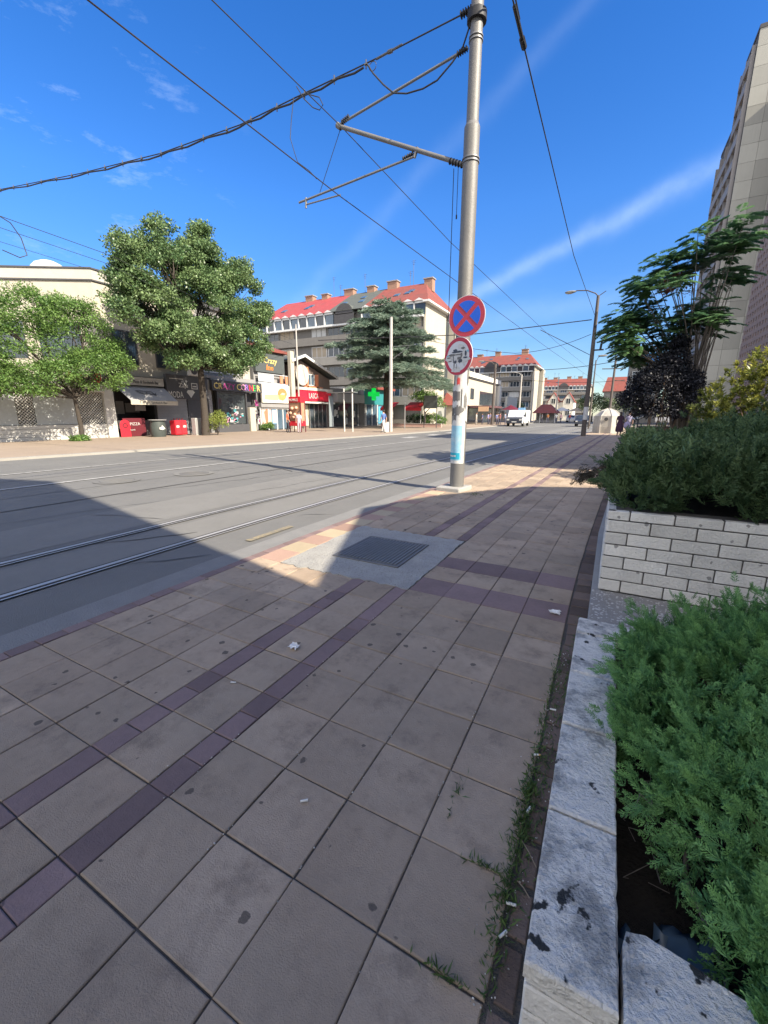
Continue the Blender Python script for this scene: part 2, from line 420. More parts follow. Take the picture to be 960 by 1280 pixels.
for i,(x,y,lb) in enumerate([(-8.98,6.85,'round iron manhole cover in the road, the darker one nearer the white line seam'),(-9.45,5.25,'round worn manhole cover in the road near the edge of the big shadow')]):
    t=thing('manhole_cover',lb,'manhole cover',(x,y,-.017),'manhole covers in the road')
    b=MB(); b.disc((x,y,-.017),(1,0,0),(0,1,0),(0,0,1),.46,.003,30,0,.34); b.build('collar',am3 if i==0 else am2,t)
    b=MB(); b.disc((x,y,-.017),(1,0,0),(0,1,0),(0,0,1),.33,.005,30); 
    for k in range(-3,4): b.box(x+k*.08-.012,x+k*.08+.012,y-.2,y+.2,-.012,-.008)
    b.build('lid',iron if i==0 else am2,t)
# far pavement with kerb
vs=[];fs=[];n=60
fp=MB()
ys=[-40+i*(260/n) for i in range(n+1)]
for y in ys: vs+=[(fk(y)-.2,y,.03),(-90,y,.03)]
for i in range(n): fs.append((2*i,2*i+2,2*i+3,2*i+1))
struct(fp.add(vs,fs).build('far_pavement',farpv))
vs=[];fs=[]
for y in ys: vs+=[(fk(y),y,-.05),(fk(y),y,.045),(fk(y)-.22,y,.05),(fk(y)-.22,y,-.05)]
for i in range(n):
    for j in range(3): fs.append((4*i+j,4*i+4+j,4*i+5+j,4*i+1+j))
struct(MB().add(vs,fs).build('far_kerb',farkb))
# our side ground right of the paving (beds and yard behind the planters)
soil=M('soil',(.022,.018,.015),.95,.35,9,.8,40,hue=(.035,.028,.022))
sb=MB(); sb.box(.55,3.9,9.3,10.9,-.05,.02); sb.box(.6,5.9,10.9,31,-.05,.022); struct(sb.build('planting_ground',soil))

# ------------------------------------------------------------------ litter and weeds
paper=M('litter_white',(.75,.74,.70),.7,.1,30)
def litter_paper(x,y,s,lb,seed):
    r=random.Random(seed); b=MB(); n=6; vs=[];fs=[]
    for i in range(n):
        for j in range(n): vs.append((x+(i/5-.5)*s+r.uniform(-.1,.1)*s,y+(j/5-.5)*s*.8+r.uniform(-.1,.1)*s,.008+r.random()*s*.28))
    for i in range(n-1):
        for j in range(n-1): fs.append((i*n+j,(i+1)*n+j,(i+1)*n+j+1,i*n+j+1))
    o=b.add(vs,fs).build('crumpled_paper',paper); m=o.modifiers.new('thick','SOLIDIFY'); m.thickness=.001
    tag(o,lb,'litter','crumpled papers on the pavement')
litter_paper(-1.58,1.79,.06,'crumpled white paper beside the dark purple paving strip',3)
litter_paper(-.2,3.05,.075,'crumpled white paper at the end of the dark paving band by the brick planter',5)
cgw=M('cigarette_paper',(.72,.70,.64),.7,.1,40); cgt=M('cigarette_filter',(.55,.33,.14),.7,.15,40)
cig=[(-.105,.915,1.0,'short white cigarette butt at the foot of the planter, nearest to its corner'),(-.1,1.0,.2,'cigarette butt lying in the weeds beside the planter wall'),(-.115,1.62,.4,'cigarette butt on the brown edging stones above the grass tuft'),(-.105,1.34,1.3,'cigarette butt between the grass tufts along the planter edging'),(-.855,.98,.7,'bent cigarette butt in a paving joint among the big slabs'),(-.09,1.95,.2,'cigarette butt at the far end of the weedy edging strip'),(-1.64,1.36,.5,'cigarette end on the slabs beyond the second purple strip')]
for x,y,a,lb in cig:
    t=thing('cigarette_butt',lb,'cigarette butt',(x,y,.009),'cigarette butts on the pavement')
    d=Vector((math.cos(a),math.sin(a),0)); p=Vector((x,y,.009))
    MB().tube([p-d*.014,p+d*.004],.004,8).build('paper_tube',cgw,t); MB().tube([p+d*.0042,p+d*.014],.0042,8).build('filter',cgw if rnd.random()<.6 else cgt,t)
twg=M('dry_twig',(.30,.24,.16),.8,.2,30)
for i,(x,y,a,l,lb) in enumerate([(-.08,1.18,2.3,.09,'thin dry twig lying against the planter foot near the grass'),(-.075,1.06,2.5,.05,'short dry straw on the brown edging beside the white slab')]):
    d=Vector((math.cos(a),math.sin(a),.05)); o=MB().tube([Vector((x,y,.006))-d*l/2,Vector((x,y,.012)),Vector((x,y,.006))+d*l/2],.0016,5).build('twig',twg); tag(o,lb,'twig')
grassm=leafM('weed_green',(.05,.10,.03),(.11,.17,.05),.3)
Ps=[]
for (cx,cy,sx,sy,n) in [(-.115,1.25,.016,.12,420),(-.12,1.62,.012,.2,220),(-.075,1.55,.015,.25,160),(-.12,1.0,.018,.06,180),(-.11,2.2,.012,.25,180),(-.05,2.2,.012,.3,150),(-.22,.757,.035,.004,50),(-.2,1.07,.035,.004,50),(-.36,1.27,.008,.05,30),(-.11,.86,.012,.06,80),(-.02,2.7,.02,.2,60),(-2.15,7.35,.09,.08,160),(-.12,1.42,.015,.05,160)]:
    q=rng.normal(size=(n,3))*[sx,sy,0]+[cx,cy,0]; q[:,0]+=np.array([bx(v) for v in q[:,1]]); Ps.append(q)
Ps=np.concatenate(Ps); D=rdir(len(Ps))*.75+[0,0,.8]; D[:,2]=np.abs(D[:,2])
stuff(quads('weeds',leafquads(Ps,D,rdir(len(Ps)),.014+.03*rng.random(len(Ps)),.003+.003*rng.random(len(Ps))),grassm,rng.random(len(Ps))),'small green weeds growing in the paving joints along the planter','weeds')
# grit in the joints
gp=MB()
for i in range(420):
    if rnd.random()<.5: x=rnd.gauss(-.1,.03); y=rnd.uniform(.7,2.6)
    else: x=rnd.choice([-.42,-.72,-1.025,-1.33,-1.45])+rnd.gauss(0,.004); y=rnd.uniform(.6,2.4)
    s=rnd.uniform(.0012,.0035); gp.sphere((x,y,.001+s*.4),(s,s*rnd.uniform(.6,1.2),s*.7),0,5,4,rnd.random())
stuff(gp.build('grit',M('grit_stone',(.42,.40,.36),.8,.3,50,tint=.6)),'tiny pale grit and crumbs lying in the paving joints','grit')
# ------------------------------------------------------------------ near stone planter
capm=M('weathered_limestone',(.80,.755,.66),.75,.14,9,.9,60,mott=(8,.47,.66,(.27,.265,.245),.85),lichen=(15,.64,(.035,.036,.034)))
brickw=M('white_facing_brick',(.80,.765,.69),.75,.16,9,.5,70,tint=.12,hue=(.60,.565,.50),mott=(6,.55,.75,(.36,.33,.29),.6),spots=(14,.2,(.16,.15,.14),.7))
mortar=M('dark_mortar',(.10,.093,.085),.95,.3,20,.4,60)
plinth=M('exposed_aggregate',(.42,.39,.345),.85,.25,14,1,70,hue=(.32,.295,.265),spots=(70,.75,(.72,.69,.62),.95))
def capslab(poly,z0,z1,parent,seed):
    """rough edged slab: subdivided top with chips"""
    r=random.Random(seed); b=MB()
    # refine the outline, jitter it
    P=[]
    for i in range(len(poly)):
        a=Vector((*poly[i],0)); c=Vector((*poly[(i+1)%len(poly)],0)); n=max(2,int((c-a).length/.02)); nd=Vector((-(c-a).y,(c-a).x,0)).normalized()
        for k in range(n):
            p=a.lerp(c,k/n)+ nd*(r.gauss(0,.0004)+(r.random()<.06)*.0025 if k else 0); P.append((p.x,p.y))
    cx=sum(p[0] for p in P)/len(P); cy=sum(p[1] for p in P)/len(P); n=len(P)
    ins=[]
    for p in P:
        d=Vector((cx-p[0],cy-p[1],0)); d.normalize(); ins.append((p[0]+d.x*.006,p[1]+d.y*.006))
    vs=[(x,y,z0) for x,y in P]+[(x,y,z1-.005-r.random()*.003) for x,y in P]+[(x,y,z1-r.random()*.0012) for x,y in ins]
    fs=[tuple(range(n))[::-1],tuple(range(2*n,3*n))]
    for i in range(n):
        j=(i+1)%n; fs+=[(i,j,n+j,n+i),(n+i,n+j,2*n+j,2*n+i)]
    b.add(vs,fs); return b.build('cap_slab',capm,parent,smooth=False)
def bricks(mb,o,u,nrm,length,z0,z1,bl=.235,bh=.08,jt=.0075,off=0,depth=.05,first=None,m=0):
    """courses of bricks along u from o; faces proud along nrm"""
    o=Vector(o);u=Vector(u);nrm=Vector(nrm); k=0; z=z0
    while z<z1-.02:
        zt=min(z+bh,z1); s=-((k%2)*bl*.5+off)%bl-bl
        while s<length:
            a=max(s+jt/2,0.0); c=min(s+bl-jt/2,length)
            if c-a>.02:
                e=rnd.uniform(-.0015,.0025)
                pts=[o+u*a-nrm*depth,o+u*c-nrm*depth,o+u*c+nrm*e,o+u*a+nrm*e]
                vs=[(p.x,p.y,z+jt/2) for p in pts]+[(p.x,p.y,zt-jt/2) for p in pts]
                mb.add(vs,[(0,3,2,1),(4,5,6,7),(0,1,5,4),(1,2,6,5),(2,3,7,6),(3,0,4,7)],m,rnd.random())
            s+=bl
        z+=bh; k+=1
pl=thing('stone_planter','low planter of pale courses topped by weathered grey stone slabs around the nearest juniper','planter',(.5,1.5,0))
H=.30
b=MB(); bricks(b,(-.030,.712,0),(0,1,0),(-1,0,0),1.72,-.02,.255); bricks(b,(-.030,.712,0),(1,0,0),(0,-1,0),.172,-.02,.255,off=.08)
bricks(b,(.15,.655,0),(1,0,0),(0,-1,0),1.6,-.02,.255)
b.build('facing_course',brickw,pl,bevel=.004)
b=MB(); b.box(-.022,.13,.72,2.42,-.02,.252); b.box(.152,1.75,.663,.83,-.02,.252); b.box(1.6,1.75,.83,2.43,-.02,.252); b.box(.13,1.6,2.3,2.42,-.02,.252); b.build('wall_core',mortar,pl)
for i,(y0,y1) in enumerate([(.70,1.098),(1.106,1.49),(1.498,1.86),(1.866,2.245)]): capslab([(-.034,y0),(.142,y0),(.142+.004*i,y1),(-.034,y1)],.256,H,pl,i)
capslab([(-.034,2.252),(.30,2.252),(.30,2.43),(-.03,2.43)],.256,H+.002,pl,9)
capslab([(.31,2.252),(.95,2.252),(.95,2.43),(.31,2.43)],.256,H,pl,10)
capslab([(.150,.58),(.62,.58),(.62,.80),(.42,.835),(.33,.848),(.27,.862),(.19,.872),(.158,.862),(.150,.83)],.258,H+.004,pl,11)
capslab([(.63,.58),(1.1,.58),(1.1,.78),(.63,.78)],.258,H,pl,12)
b=MB(); b.box(.13,1.6,.83,2.3,-.02,.055); b.build('soil_fill',soil,pl)
gl=M('bluish_plastic',(.10,.15,.19),.35,.3,4)
for i,(x,y,rz,s,lb) in enumerate([(.31,1.0,.5,.12,'larger crumpled bluish plastic scrap in the planter pit'),(.205,.955,.2,.085,'smaller bluish plastic scrap against the slab in the planter pit')]):
    b=MB(); r=random.Random(i); n=7; vs=[];fs=[]
    for a in range(n):
        for c in range(n): vs.append((x+(a/6-.5)*s+r.gauss(0,.006),y+(c/6-.5)*s*1.3+r.gauss(0,.006),.075+r.random()*.035+(a/6)*.03))
    for a in range(n-1):
        for c in range(n-1): fs.append((a*n+c,(a+1)*n+c,(a+1)*n+c+1,a*n+c+1))
    o=b.add(vs,fs).build('plastic_scrap',gl,smooth=True); m=o.modifiers.new('t','SOLIDIFY'); m.thickness=.002; tag(o,lb,'litter','plastic scraps in the planter pit')
# ------------------------------------------------------------------ junipers
barkm=M('juniper_bark',(.17,.115,.08),.9,.25,25,.6,60); deadm=M('dead_wood',(.20,.17,.145),.85,.2,30)
junm=leafM('juniper_green',(.035,.14,.052),(.29,.53,.165),.27,.55,dry=(.09,.06,.03))
jun2=leafM('juniper_deep',(.020,.062,.024),(.16,.235,.095),.22,.55,dry=(.08,.055,.03))
def mound(lobes,n,Lr,depth=(.55,1.02),outw=.75,upw=.45,jit=.45,clip=None):
    C=np.array([l[:3] for l in lobes]); Rr=np.array([l[3:6] for l in lobes]); wt=np.array([l[3]*l[4]+l[3]*l[5] for l in lobes]); wt/=wt.sum()
    k=rng.choice(len(lobes),n,p=wt); d=rdir(n); d[:,2]=np.where(d[:,2]<-.35,-d[:,2],d[:,2])
    s=depth[0]+(depth[1]-depth[0])*rng.random(n)**.6
    P=C[k]+d*Rr[k]*s[:,None]
    inside=np.zeros(n,bool)
    for j in range(len(lobes)):
        q=np.linalg.norm((P-C[j])/Rr[j],axis=1)<.72; inside|=q&(k!=j)
    nn=norm(d/Rr[k]); D=nn*outw+np.array([0,0,upw])+rdir(n)*jit
    keep=~inside
    if clip is not None: keep&=clip(P)
    P=P[keep];D=D[keep]; L=Lr[0]+(Lr[1]-Lr[0])*rng.random(len(P)); return P,D,L,nn[keep]
j1=thing('juniper_bush','spreading bright green juniper spilling out of the low stone slab planter nearest the camera','juniper',(.75,1.5,.05))
lob=[(.36,1.60,.30,.26,.24,.24),(.52,1.30,.33,.28,.27,.26),(.66,1.02,.32,.27,.27,.26),(.62,1.75,.42,.36,.34,.27),(.85,1.35,.44,.36,.36,.3),(.40,2.02,.33,.25,.24,.22),(.72,2.1,.40,.36,.26,.24),(1.05,1.9,.44,.4,.4,.3),(.66,.80,.26,.22,.18,.22),(.95,.95,.36,.3,.28,.28),(1.15,1.3,.42,.35,.4,.3),(.36,1.86,.36,.21,.2,.2),(.54,1.06,.2,.17,.2,.18),(.27,1.50,.27,.14,.16,.14),(1.2,.72,.3,.3,.2,.25),(.60,.84,.30,.17,.17,.2),(.80,.72,.34,.25,.2,.26),(.52,1.0,.24,.15,.17,.17),(.45,1.2,.27,.18,.2,.2),(.44,.98,.27,.15,.16,.18),(.38,1.30,.26,.17,.16,.18),(.48,.84,.28,.13,.12,.18)]
def boughs(lobes,nb,per,blen,Lr,clip,jit=.35,outw=.6,upw=.35,side=.8):
    P,D,L,nn=mound(lobes,nb,Lr,(.5,.92),outw,upw,side,clip=None); D=norm(D); n=len(P)
    bl=blen[0]+(blen[1]-blen[0])*rng.random(n); idx=np.repeat(np.arange(n),per); N=n*per
    t=rng.random((N,1)); S1=norm(np.cross(D,nn+rdir(n)*.2))[idx]; sd=rng.choice([-1.,1.],(N,1))
    Q=P[idx]+D[idx]*(t-.35)*bl[idx][:,None]+S1*sd*.03*rng.random((N,1))+nn[idx]*(.02*t*t)+rng.normal(size=(N,3))*.006
    E=norm(D[idx]*.9+S1*sd*(.75-.5*t)+nn[idx]*.15+rdir(N)*jit); Ls=(Lr[0]+(Lr[1]-Lr[0])*rng.random(N))*(1.05-.35*t[:,0]); tb=rng.random(n)[idx]
    k=clip(Q); return Q[k],E[k],Ls[k],nn[idx][k],tb[k]
P,D,L,nn,tb=boughs(lob,1150,17,(.10,.22),(.042,.085),lambda P:(P[:,2]>.1)&~((P[:,0]<.135)&(P[:,2]<.325))&~((P[:,0]<.30-.35*(P[:,1]-1.0))&(P[:,1]<1.16)))
V,T=sprays(P,D,L,PROTO,.25,upn=nn+rdir(len(P))*.35)
P2,D2,L2,nn2=mound(lob,2600,(.085,.14),(.3,.75),clip=lambda P:(P[:,2]>.08)&~((P[:,0]<.15)&(P[:,2]<.33))&~((P[:,0]<.30)&(P[:,1]<1.14)))
V2,T2=sprays(P2-norm(D2)*L2[:,None]*.35,D2,L2,PROTO,.45,upn=nn2+rdir(len(P2))*.4); V=np.concatenate([V,V2]); T=np.concatenate([T,T2*.7])
quads('foliage',V,junm,T,j1)
b=MB()
for (x,y,z) in [(.3,1.45,.35),(.5,1.1,.35),(.9,1.2,.45),(.75,1.9,.5),(.4,2.0,.4),(1.1,1.8,.5),(.7,.85,.3),(1.0,.95,.4)]: branchy(b,(.75,1.5,.05),(x,y,z),.022,.006)
b.build('branches',barkm,j1,smooth=True)
b=MB(); branchy(b,(.30,1.28,.25),(.37,.90,.17),.006,.004,.05)
for q in range(8):
    x=rnd.uniform(.17,.3);y=rnd.uniform(1.15,1.42);z=rnd.uniform(.15,.3); branchy(b,(x+.12,y+.1,z),(x-rnd.uniform(.0,.04),y-rnd.uniform(-.05,.12),z-.03),.0024,.001,.3,9,5)
for q in range(4): branchy(b,(.34,.95,.18),(.34+rnd.uniform(-.06,.03),.88,.2),.003,.001,.2,4,5)
b.build('dead_branches',deadm,j1,smooth=True)
# ------------------------------------------------------------------ brick planter and its juniper
bp=thing('brick_planter','raised planter wall of long white facing bricks with dark joints under the dark juniper','planter',(1.5,4.5,0))
b=MB(); b.box(.02,3.2,2.434,2.95,-.02,.285); 
vs=[];b2=MB()
b2.prism([(.012,2.435),(.07,2.435),(.07+bx(4.5)-.02,4.5),(.07+bx(8.5),8.5),(.02+bx(8.5),8.5),(.02+bx(4.5)-.02,4.5)],-.02,.283)
b.build('aggregate_plinth',plinth,bp); b2.build('plinth_kerb',conc,bp)
b=MB(); bricks(b,(.055,2.955,0),(1,0,0),(0,-1,0),2.9,.287,.83,off=.11)
q=MB()
bricks(q,(.055,2.958,0),(0,1,0),(-1,0,0),5.3,.287,.83,off=.03)
q.v=[(v[0]+bx(v[1])*.9,v[1],v[2]) for v in q.v]; b.add(q.v,q.f); b.t[-len(q.f):]=q.t
b.build('facing_bricks',brickw,bp,bevel=.0035)
b=MB(); b.box(.064,2.9,2.964,3.1,.28,.826); 
q=MB(); n=10; vs=[];fs=[]
for i in range(n+1):
    y=3.1+5.15*i/n; x=.064+bx(y)*.9; vs+=[(x,y,.28),(x+.12,y,.28),(x+.12,y,.826),(x,y,.826)]
for i in range(n):
    for j in range(4): fs.append((4*i+j,4*i+4+j,4*i+4+(j+1)%4,4*i+(j+1)%4))
b.add(vs,fs); b.build('mortar_core',mortar,bp)
b=MB(); b.box(.2,3.0,3.05,8.3,.2,.79); b.build('soil_fill',soil,bp)
j2=thing('juniper_bush','broad dark feathery juniper bulging over the top of the white brick planter','juniper',(1.2,4.5,.79))
lob=[(.30,3.42,.95,.30,.36,.23),(.62,3.25,.96,.34,.34,.27),(.98,3.2,.95,.36,.34,.33),(1.35,3.3,1.0,.4,.38,.34),(.40,3.95,.95,.36,.42,.24),(.9,3.8,1.05,.5,.5,.30),(1.4,3.9,1.08,.5,.5,.31),(.55,4.6,.94,.42,.5,.26),(1.2,4.7,1.05,.6,.6,.30),(1.9,4.5,1.1,.6,.6,.33),(.80,5.5,.93,.45,.55,.26),(1.5,5.6,1.0,.6,.6,.32),(2.1,5.6,1.0,.6,.6,.36),(1.9,3.5,1.0,.45,.45,.33),(.26,3.2,.86,.2,.22,.2),(.55,6.2,.9,.26,.5,.2)]
P,D,L,nn=mound(lob,9500,(.10,.19),(.6,1.03),.55,.65,.5,clip=lambda P:~((P[:,2]<.86)&(P[:,0]<.12)))
V,T=sprays(P-norm(D)*L[:,None]*.4,D,L,PROTO,.5)
P,D,L,nn,tb=boughs(lob,620,11,(.16,.34),(.07,.12),lambda P:~((P[:,2]<.87)&(P[:,0]<.14)),upw=.5); V2,T2=sprays(P,D,L,PROTO,.3,upn=nn+rdir(len(P))*.35); V=np.concatenate([V,V2]); T=np.concatenate([T,T2])
# long upright soft shoots along the top
n=1500; x=rng.uniform(.15,2.2,n); y=rng.uniform(3.1,5.2,n); P2=np.stack([x,y,1.05+.05*rng.random(n)+.03*np.sin(x*7)+.06*np.clip(x,0,1)],1)
D2=rdir(n)*.35+[0,0,1]; V2,T2=sprays(P2,D2,.10+.12*rng.random(n),PROTO_LO,.5); 
quads('foliage',np.concatenate([V,V2]),jun2,np.concatenate([T,T2*.5+.45]),j2)
b=MB()
for (x,y,z) in [(.3,3.4,1.0),(.6,3.3,1.0),(1.0,3.3,1.0),(1.4,3.4,1.0),(.5,4.6,1.0),(1.2,4.8,1.1),(2,4.5,1.1),(.8,5.6,1.0),(1.7,5.6,1.0)]: branchy(b,(1.2,4.4,.75),(x,y,z),.03,.008)
hb=branchy(b,(.2,3.75,1.08),(-.16,3.72,.95),.008,.003,.05)
b.build('branches',barkm,j2,smooth=True)
n=150; t=rng.random(n)**.7; P3=np.array([.12,3.75,1.06])*(1-t)[:,None]+np.array([-.17,3.72,.94])*t[:,None]+rng.normal(size=(n,3))*.022
D3=rdir(n)*.6+[-.35,-.1,-.5]; V3,T3=sprays(P3,D3,.05+.05*rng.random(n),PROTO_LO,.6)
quads('hanging_twigs',V3,leafM('juniper_brownish',(.05,.05,.035),(.12,.10,.07),.15),T3,j2)
# ------------------------------------------------------------------ yellow-green broadleaf shrub, dark shrub, small one
ysm=leafM('yellow_green_leaf',(.035,.075,.018),(.44,.43,.09),.35,.35)
ys=thing('yellow_leaved_shrub','tall shrub with glossy yellow green leaves catching the sun behind the dark juniper','shrub',(2.75,10.4,0))
n=900; d=rdir(n); d[:,2]=np.abs(d[:,2])*1.0-.25; d=norm(d); C=np.array([2.72,10.4,1.22])+d*np.array([1.32,1.1,1.42])*(.62+.4*rng.random((n,1)))
C[:,2]+=.12*np.sin(C[:,0]*5)*np.cos(C[:,1]*4)
per=17; idx=np.repeat(np.arange(n),per); N=n*per
Dm=norm(d*.6+[0,0,.9]+rng.normal(size=(n,3))*.2)[idx]; D=norm(Dm*.8+rdir(N)*.85)
P=C[idx]+Dm*(rng.random((N,1))*.09-.03)
toplit=np.clip((C[:,2]-1.0)/1.2,0,1)  # sunlit top and shaded lower leaves painted into the tint by height
T=(rng.random(n)*.55)[idx]+toplit[idx]*.25+rng.random(N)*.25-.1
quads('foliage',leafquads(P,D,Dm+rdir(N)*.3,.075+.05*rng.random(N),.028+.014*rng.random(N)),ysm,T,ys)
b=MB()
for i in range(26):
    a=rnd.uniform(0,6.28); rr=rnd.uniform(.2,.85); branchy(b,(2.72+.15*math.cos(a),10.4+.15*math.sin(a),0),(2.72+rr*math.cos(a),10.4+rr*math.sin(a),rnd.uniform(1.2,2.0)),.018,.006,.05)
b.build('stems',barkm,ys,smooth=True)
dsm=leafM('dark_plum_leaf',(.012,.014,.02),(.035,.035,.045),.2,.45)
ds=thing('dark_shrub','dark purplish shrub standing below the tree of heaven beside the pavement','shrub',(1.1,12.2,0))
lob=[(.9,12.2,2.05,.62,.55,.5),(1.3,12.3,1.9,.6,.55,.6),(.52,12.1,1.72,.42,.4,.32),(1.15,12.2,2.5,.35,.35,.4),(1.0,12.2,1.5,.6,.5,.35),(1.25,12.3,2.9,.2,.2,.35)]
P,D,L,nn=mound(lob,2300,(.1,.2),(.3,1.05)); V,T=clump_leaves(P,.09,10,.06,.034,.3)
quads('foliage',V,dsm,T,ds)
b=MB()
for i in range(12):
    a=rnd.uniform(0,6.28); branchy(b,(1.05+.06*math.cos(a),12.2+.06*math.sin(a),0),(1.05+rnd.uniform(.1,.5)*math.cos(a),12.2+.4*math.sin(a),rnd.uniform(1.4,2.5)),.02,.006,.05)
b.build('stems',barkm,ds,smooth=True)
# low green shrubs filling the bed
fsm=leafM('bed_green',(.018,.045,.018),(.05,.10,.035),.25)
for i,(x,y,z,r,lb) in enumerate([(2.2,9.3,.5,.6,'low dark green shrub between the juniper and the yellow leaved shrub'),(1.25,8.9,.45,.5,'rounded green shrub at the pavement edge behind the brick planter')]):
    t=thing('green_shrub',lb,'shrub',(x,y,0),'low shrubs in the bed')
    P,D,L,nn=mound([(x,y,z,r,r,r*.9),(x+r*.4,y,z+.2,r*.6,r*.6,r*.6)],420,(.1,.2),(.4,1.05)); V,T=clump_leaves(P,.09,9,.06,.028,.3)
    quads('foliage',V,fsm,T,t); b=MB()
    for k in range(7):
        a=rnd.uniform(0,6.28); branchy(b,(x,y,0),(x+r*.6*math.cos(a),y+r*.6*math.sin(a),z+r*.4),.015,.005)
    b.build('stems',barkm,t,smooth=True)
# ------------------------------------------------------------------ tree of heaven
ail=thing('tree_of_heaven','slender many stemmed tree with long feathery leaves leaning over the pavement by the tower block','tree',(1.7,13,0))
k13=13/12
tips=[(.43,3.05),(.09,3.16),(-.1,3.35),(.17,3.85),(.26,4.44),(.53,4.15),(.69,4.7),(.97,4.82),(1.24,4.93),(1.47,4.74),(1.72,4.93),(1.96,5.08),(2.17,4.96),(2.12,4.49),(2.29,4.24),(1.96,4.21),(1.53,3.87),(1.86,3.52),(1.98,3.66),(1.15,3.5),(.89,3.19),(.46,2.87),(.71,2.76),(.31,2.7),(.04,3.61),(.4,3.6),(.15,2.95),(1.6,3.6),(1.9,4.9),(.6,3.9),(1.0,4.5),(2.05,3.4),(1.3,2.95)]
tp=[(min(x*k13-.1,2.12),13+rnd.uniform(-1.0,1.0),1.42+(z-1.42)*k13) for x,z in tips]
for q in range(26):
    x,z=rnd.choice(tips); tp.append((min(x*k13*rnd.uniform(.85,1.0),2.05),13+rnd.uniform(-1.3,1.3),1.42+(z-1.42)*k13*rnd.uniform(.86,1.0)))
b=MB(); LP=[];LD=[];LL=[]
base=[(1.62,13.0,0),(1.75,13.1,0),(1.85,12.95,0),(1.7,12.85,0)]
for i,t in enumerate(tp):
    s=Vector(base[i%4]); e=Vector(t); mid=Vector((s.x*.75+e.x*.25,s.y*.75+e.y*.25,1.3+e.z*.28))
    pts=[s+Vector((rnd.uniform(-.03,.03),rnd.uniform(-.03,.03),0)),s.lerp(mid,.55)+Vector((rnd.uniform(-.06,.06),0,0)),mid,mid.lerp(e,.5)+Vector((0,0,.1)),e]
    b.tube(pts,[.03,.026,.02,.013,.006],6)
    out=Vector((e.x-1.5,(e.y-13)*.6,.15)).normalized()
    for q in range(23):
        a=rnd.uniform(0,6.28); d=Vector((math.cos(a),math.sin(a),rnd.uniform(-.25,.45)))+out*.75; d.normalize()
        LP.append(e+Vector((max(-.2,min(.2,rnd.gauss(0,.12))),rnd.gauss(0,.2),max(-.16,min(.16,rnd.gauss(0,.1)))))-out*rnd.uniform(0,.25)); LD.append(d); LL.append(rnd.uniform(.22,.38))
b.build('trunk',M('grey_bark',(.20,.17,.145),.9,.2,12,.5,40),ail,smooth=True)
Q=[];T=[]
for p,d,l in zip(LP,LD,LL):
    sd=d.cross(Vector((0,0,1))).normalized(); tt=rnd.random()*.6
    for k in range(8):
        t=.15+.85*k/7; c=p+d*l*t+Vector((0,0,-.22*l*t*t*1.4))
        for s in (-1,1):
            ld=(d*.55+sd*s*.8+Vector((0,0,-.3+rnd.uniform(-.1,.1)))).normalized(); ll=.12*(1.1-.5*abs(t-.5)); w=.033
            up=Vector((0,0,1)); sw=ld.cross(up).normalized()*w
            Q.append([c,c+ld*ll*.45+sw,c+ld*ll+Vector((0,0,-.01)),c+ld*ll*.45-sw]); T.append(tt+rnd.random()*.4)
quads('crown',np.array([[tuple(v) for v in q] for q in Q]),leafM('ailanthus_leaf',(.055,.135,.07),(.17,.30,.12),.42,.4),np.array(T),ail)
# reddish seed clusters
srm=leafM('seed_red',(.20,.05,.05),(.34,.12,.10),.3)
for (x,z) in [(.72,4.15),(.85,4.1),(.8,4.25),(1.0,4.42),(1.12,4.5),(1.08,4.35),(1.2,4.1)]:
    c=np.array([x*k13,12.9,1.42+(z-1.42)*k13]); C=c+rng.normal(size=(60,3))*[.075,.06,.07]
    quads('seed_clumps',leafquads(C,rdir(60),rdir(60),.05+.02*rng.random(60),.02+0*rng.random(60)),srm,rng.random(60),ail)
# ------------------------------------------------------------------ the big tram pole
galv=M('galvanised_steel',(.165,.16,.152),.55,.16,3,.2,60,metal=.25,streak=.2)
galv2=M('grey_tube',(.20,.20,.20),.5,.15,6,metal=.4)
blk=M('black_rubber',(.02,.02,.022),.6,.2,10)
px,py=-2.48,7.68
tp_=thing('tram_pole','tall grey steel tram pole with bracket arms and torn posters standing on our kerb','pole',(px,py,0))
b=MB(); b.tube([(px,py,-.02),(px,py,1.5),(px,py,5.93)],[.134,.132,.126],24); b.tube([(px,py,5.93),(px,py,5.99)],[.126,.1],24); b.tube([(px,py,5.99),(px,py,8.6)],[.098,.094],24); b.build('shaft',galv,tp_,smooth=True)
b=MB()
for z in (5.43,5.48,7.05,7.1): b.tube([(px,py,z),(px,py,z+.02)],.142 if z<5.9 else .11,20)
b.split('band_clamp',galv2,tp_,smooth=True)
b=MB(); b.prism([(px-.32,py-.28),(px+.15,py-.33),(px+.24,py+.22),(px-.26,py+.25)],-.03,.075); b.build('footing_block',conc,tp_,bevel=.012)
b=MB(); b.tube([(-2.6,py,7.02),(-5.0,py,6.66)],.022,10); b.build('tie_arm',galv2,tp_,smooth=True)
b=MB(); b.tube([(-2.6,py,5.45),(-5.04,py,6.63)],.036,12); b.tube([(-5.0,py,6.6),(-5.08,py,6.66)],.05,10); b.build('bracket_arm',galv,tp_,smooth=True)
b=MB(); b.tube([(-3.47,py,5.83),(-3.5,py,5.78),(-6.04,py,5.59)],.02,10); b.tube([(-3.44,py,5.9),(-3.5,py,5.76)],.03,8); b.build('registration_arm',galv2,tp_,smooth=True)
b=MB(); b.tube([(-5.85,py,5.52),(-5.05,py+.02,5.53)],.014,8); b.tube([(-5.86,py,5.64),(-5.87,py,5.46)],.02,8); b.build('steady_arm',galv2,tp_,smooth=True)
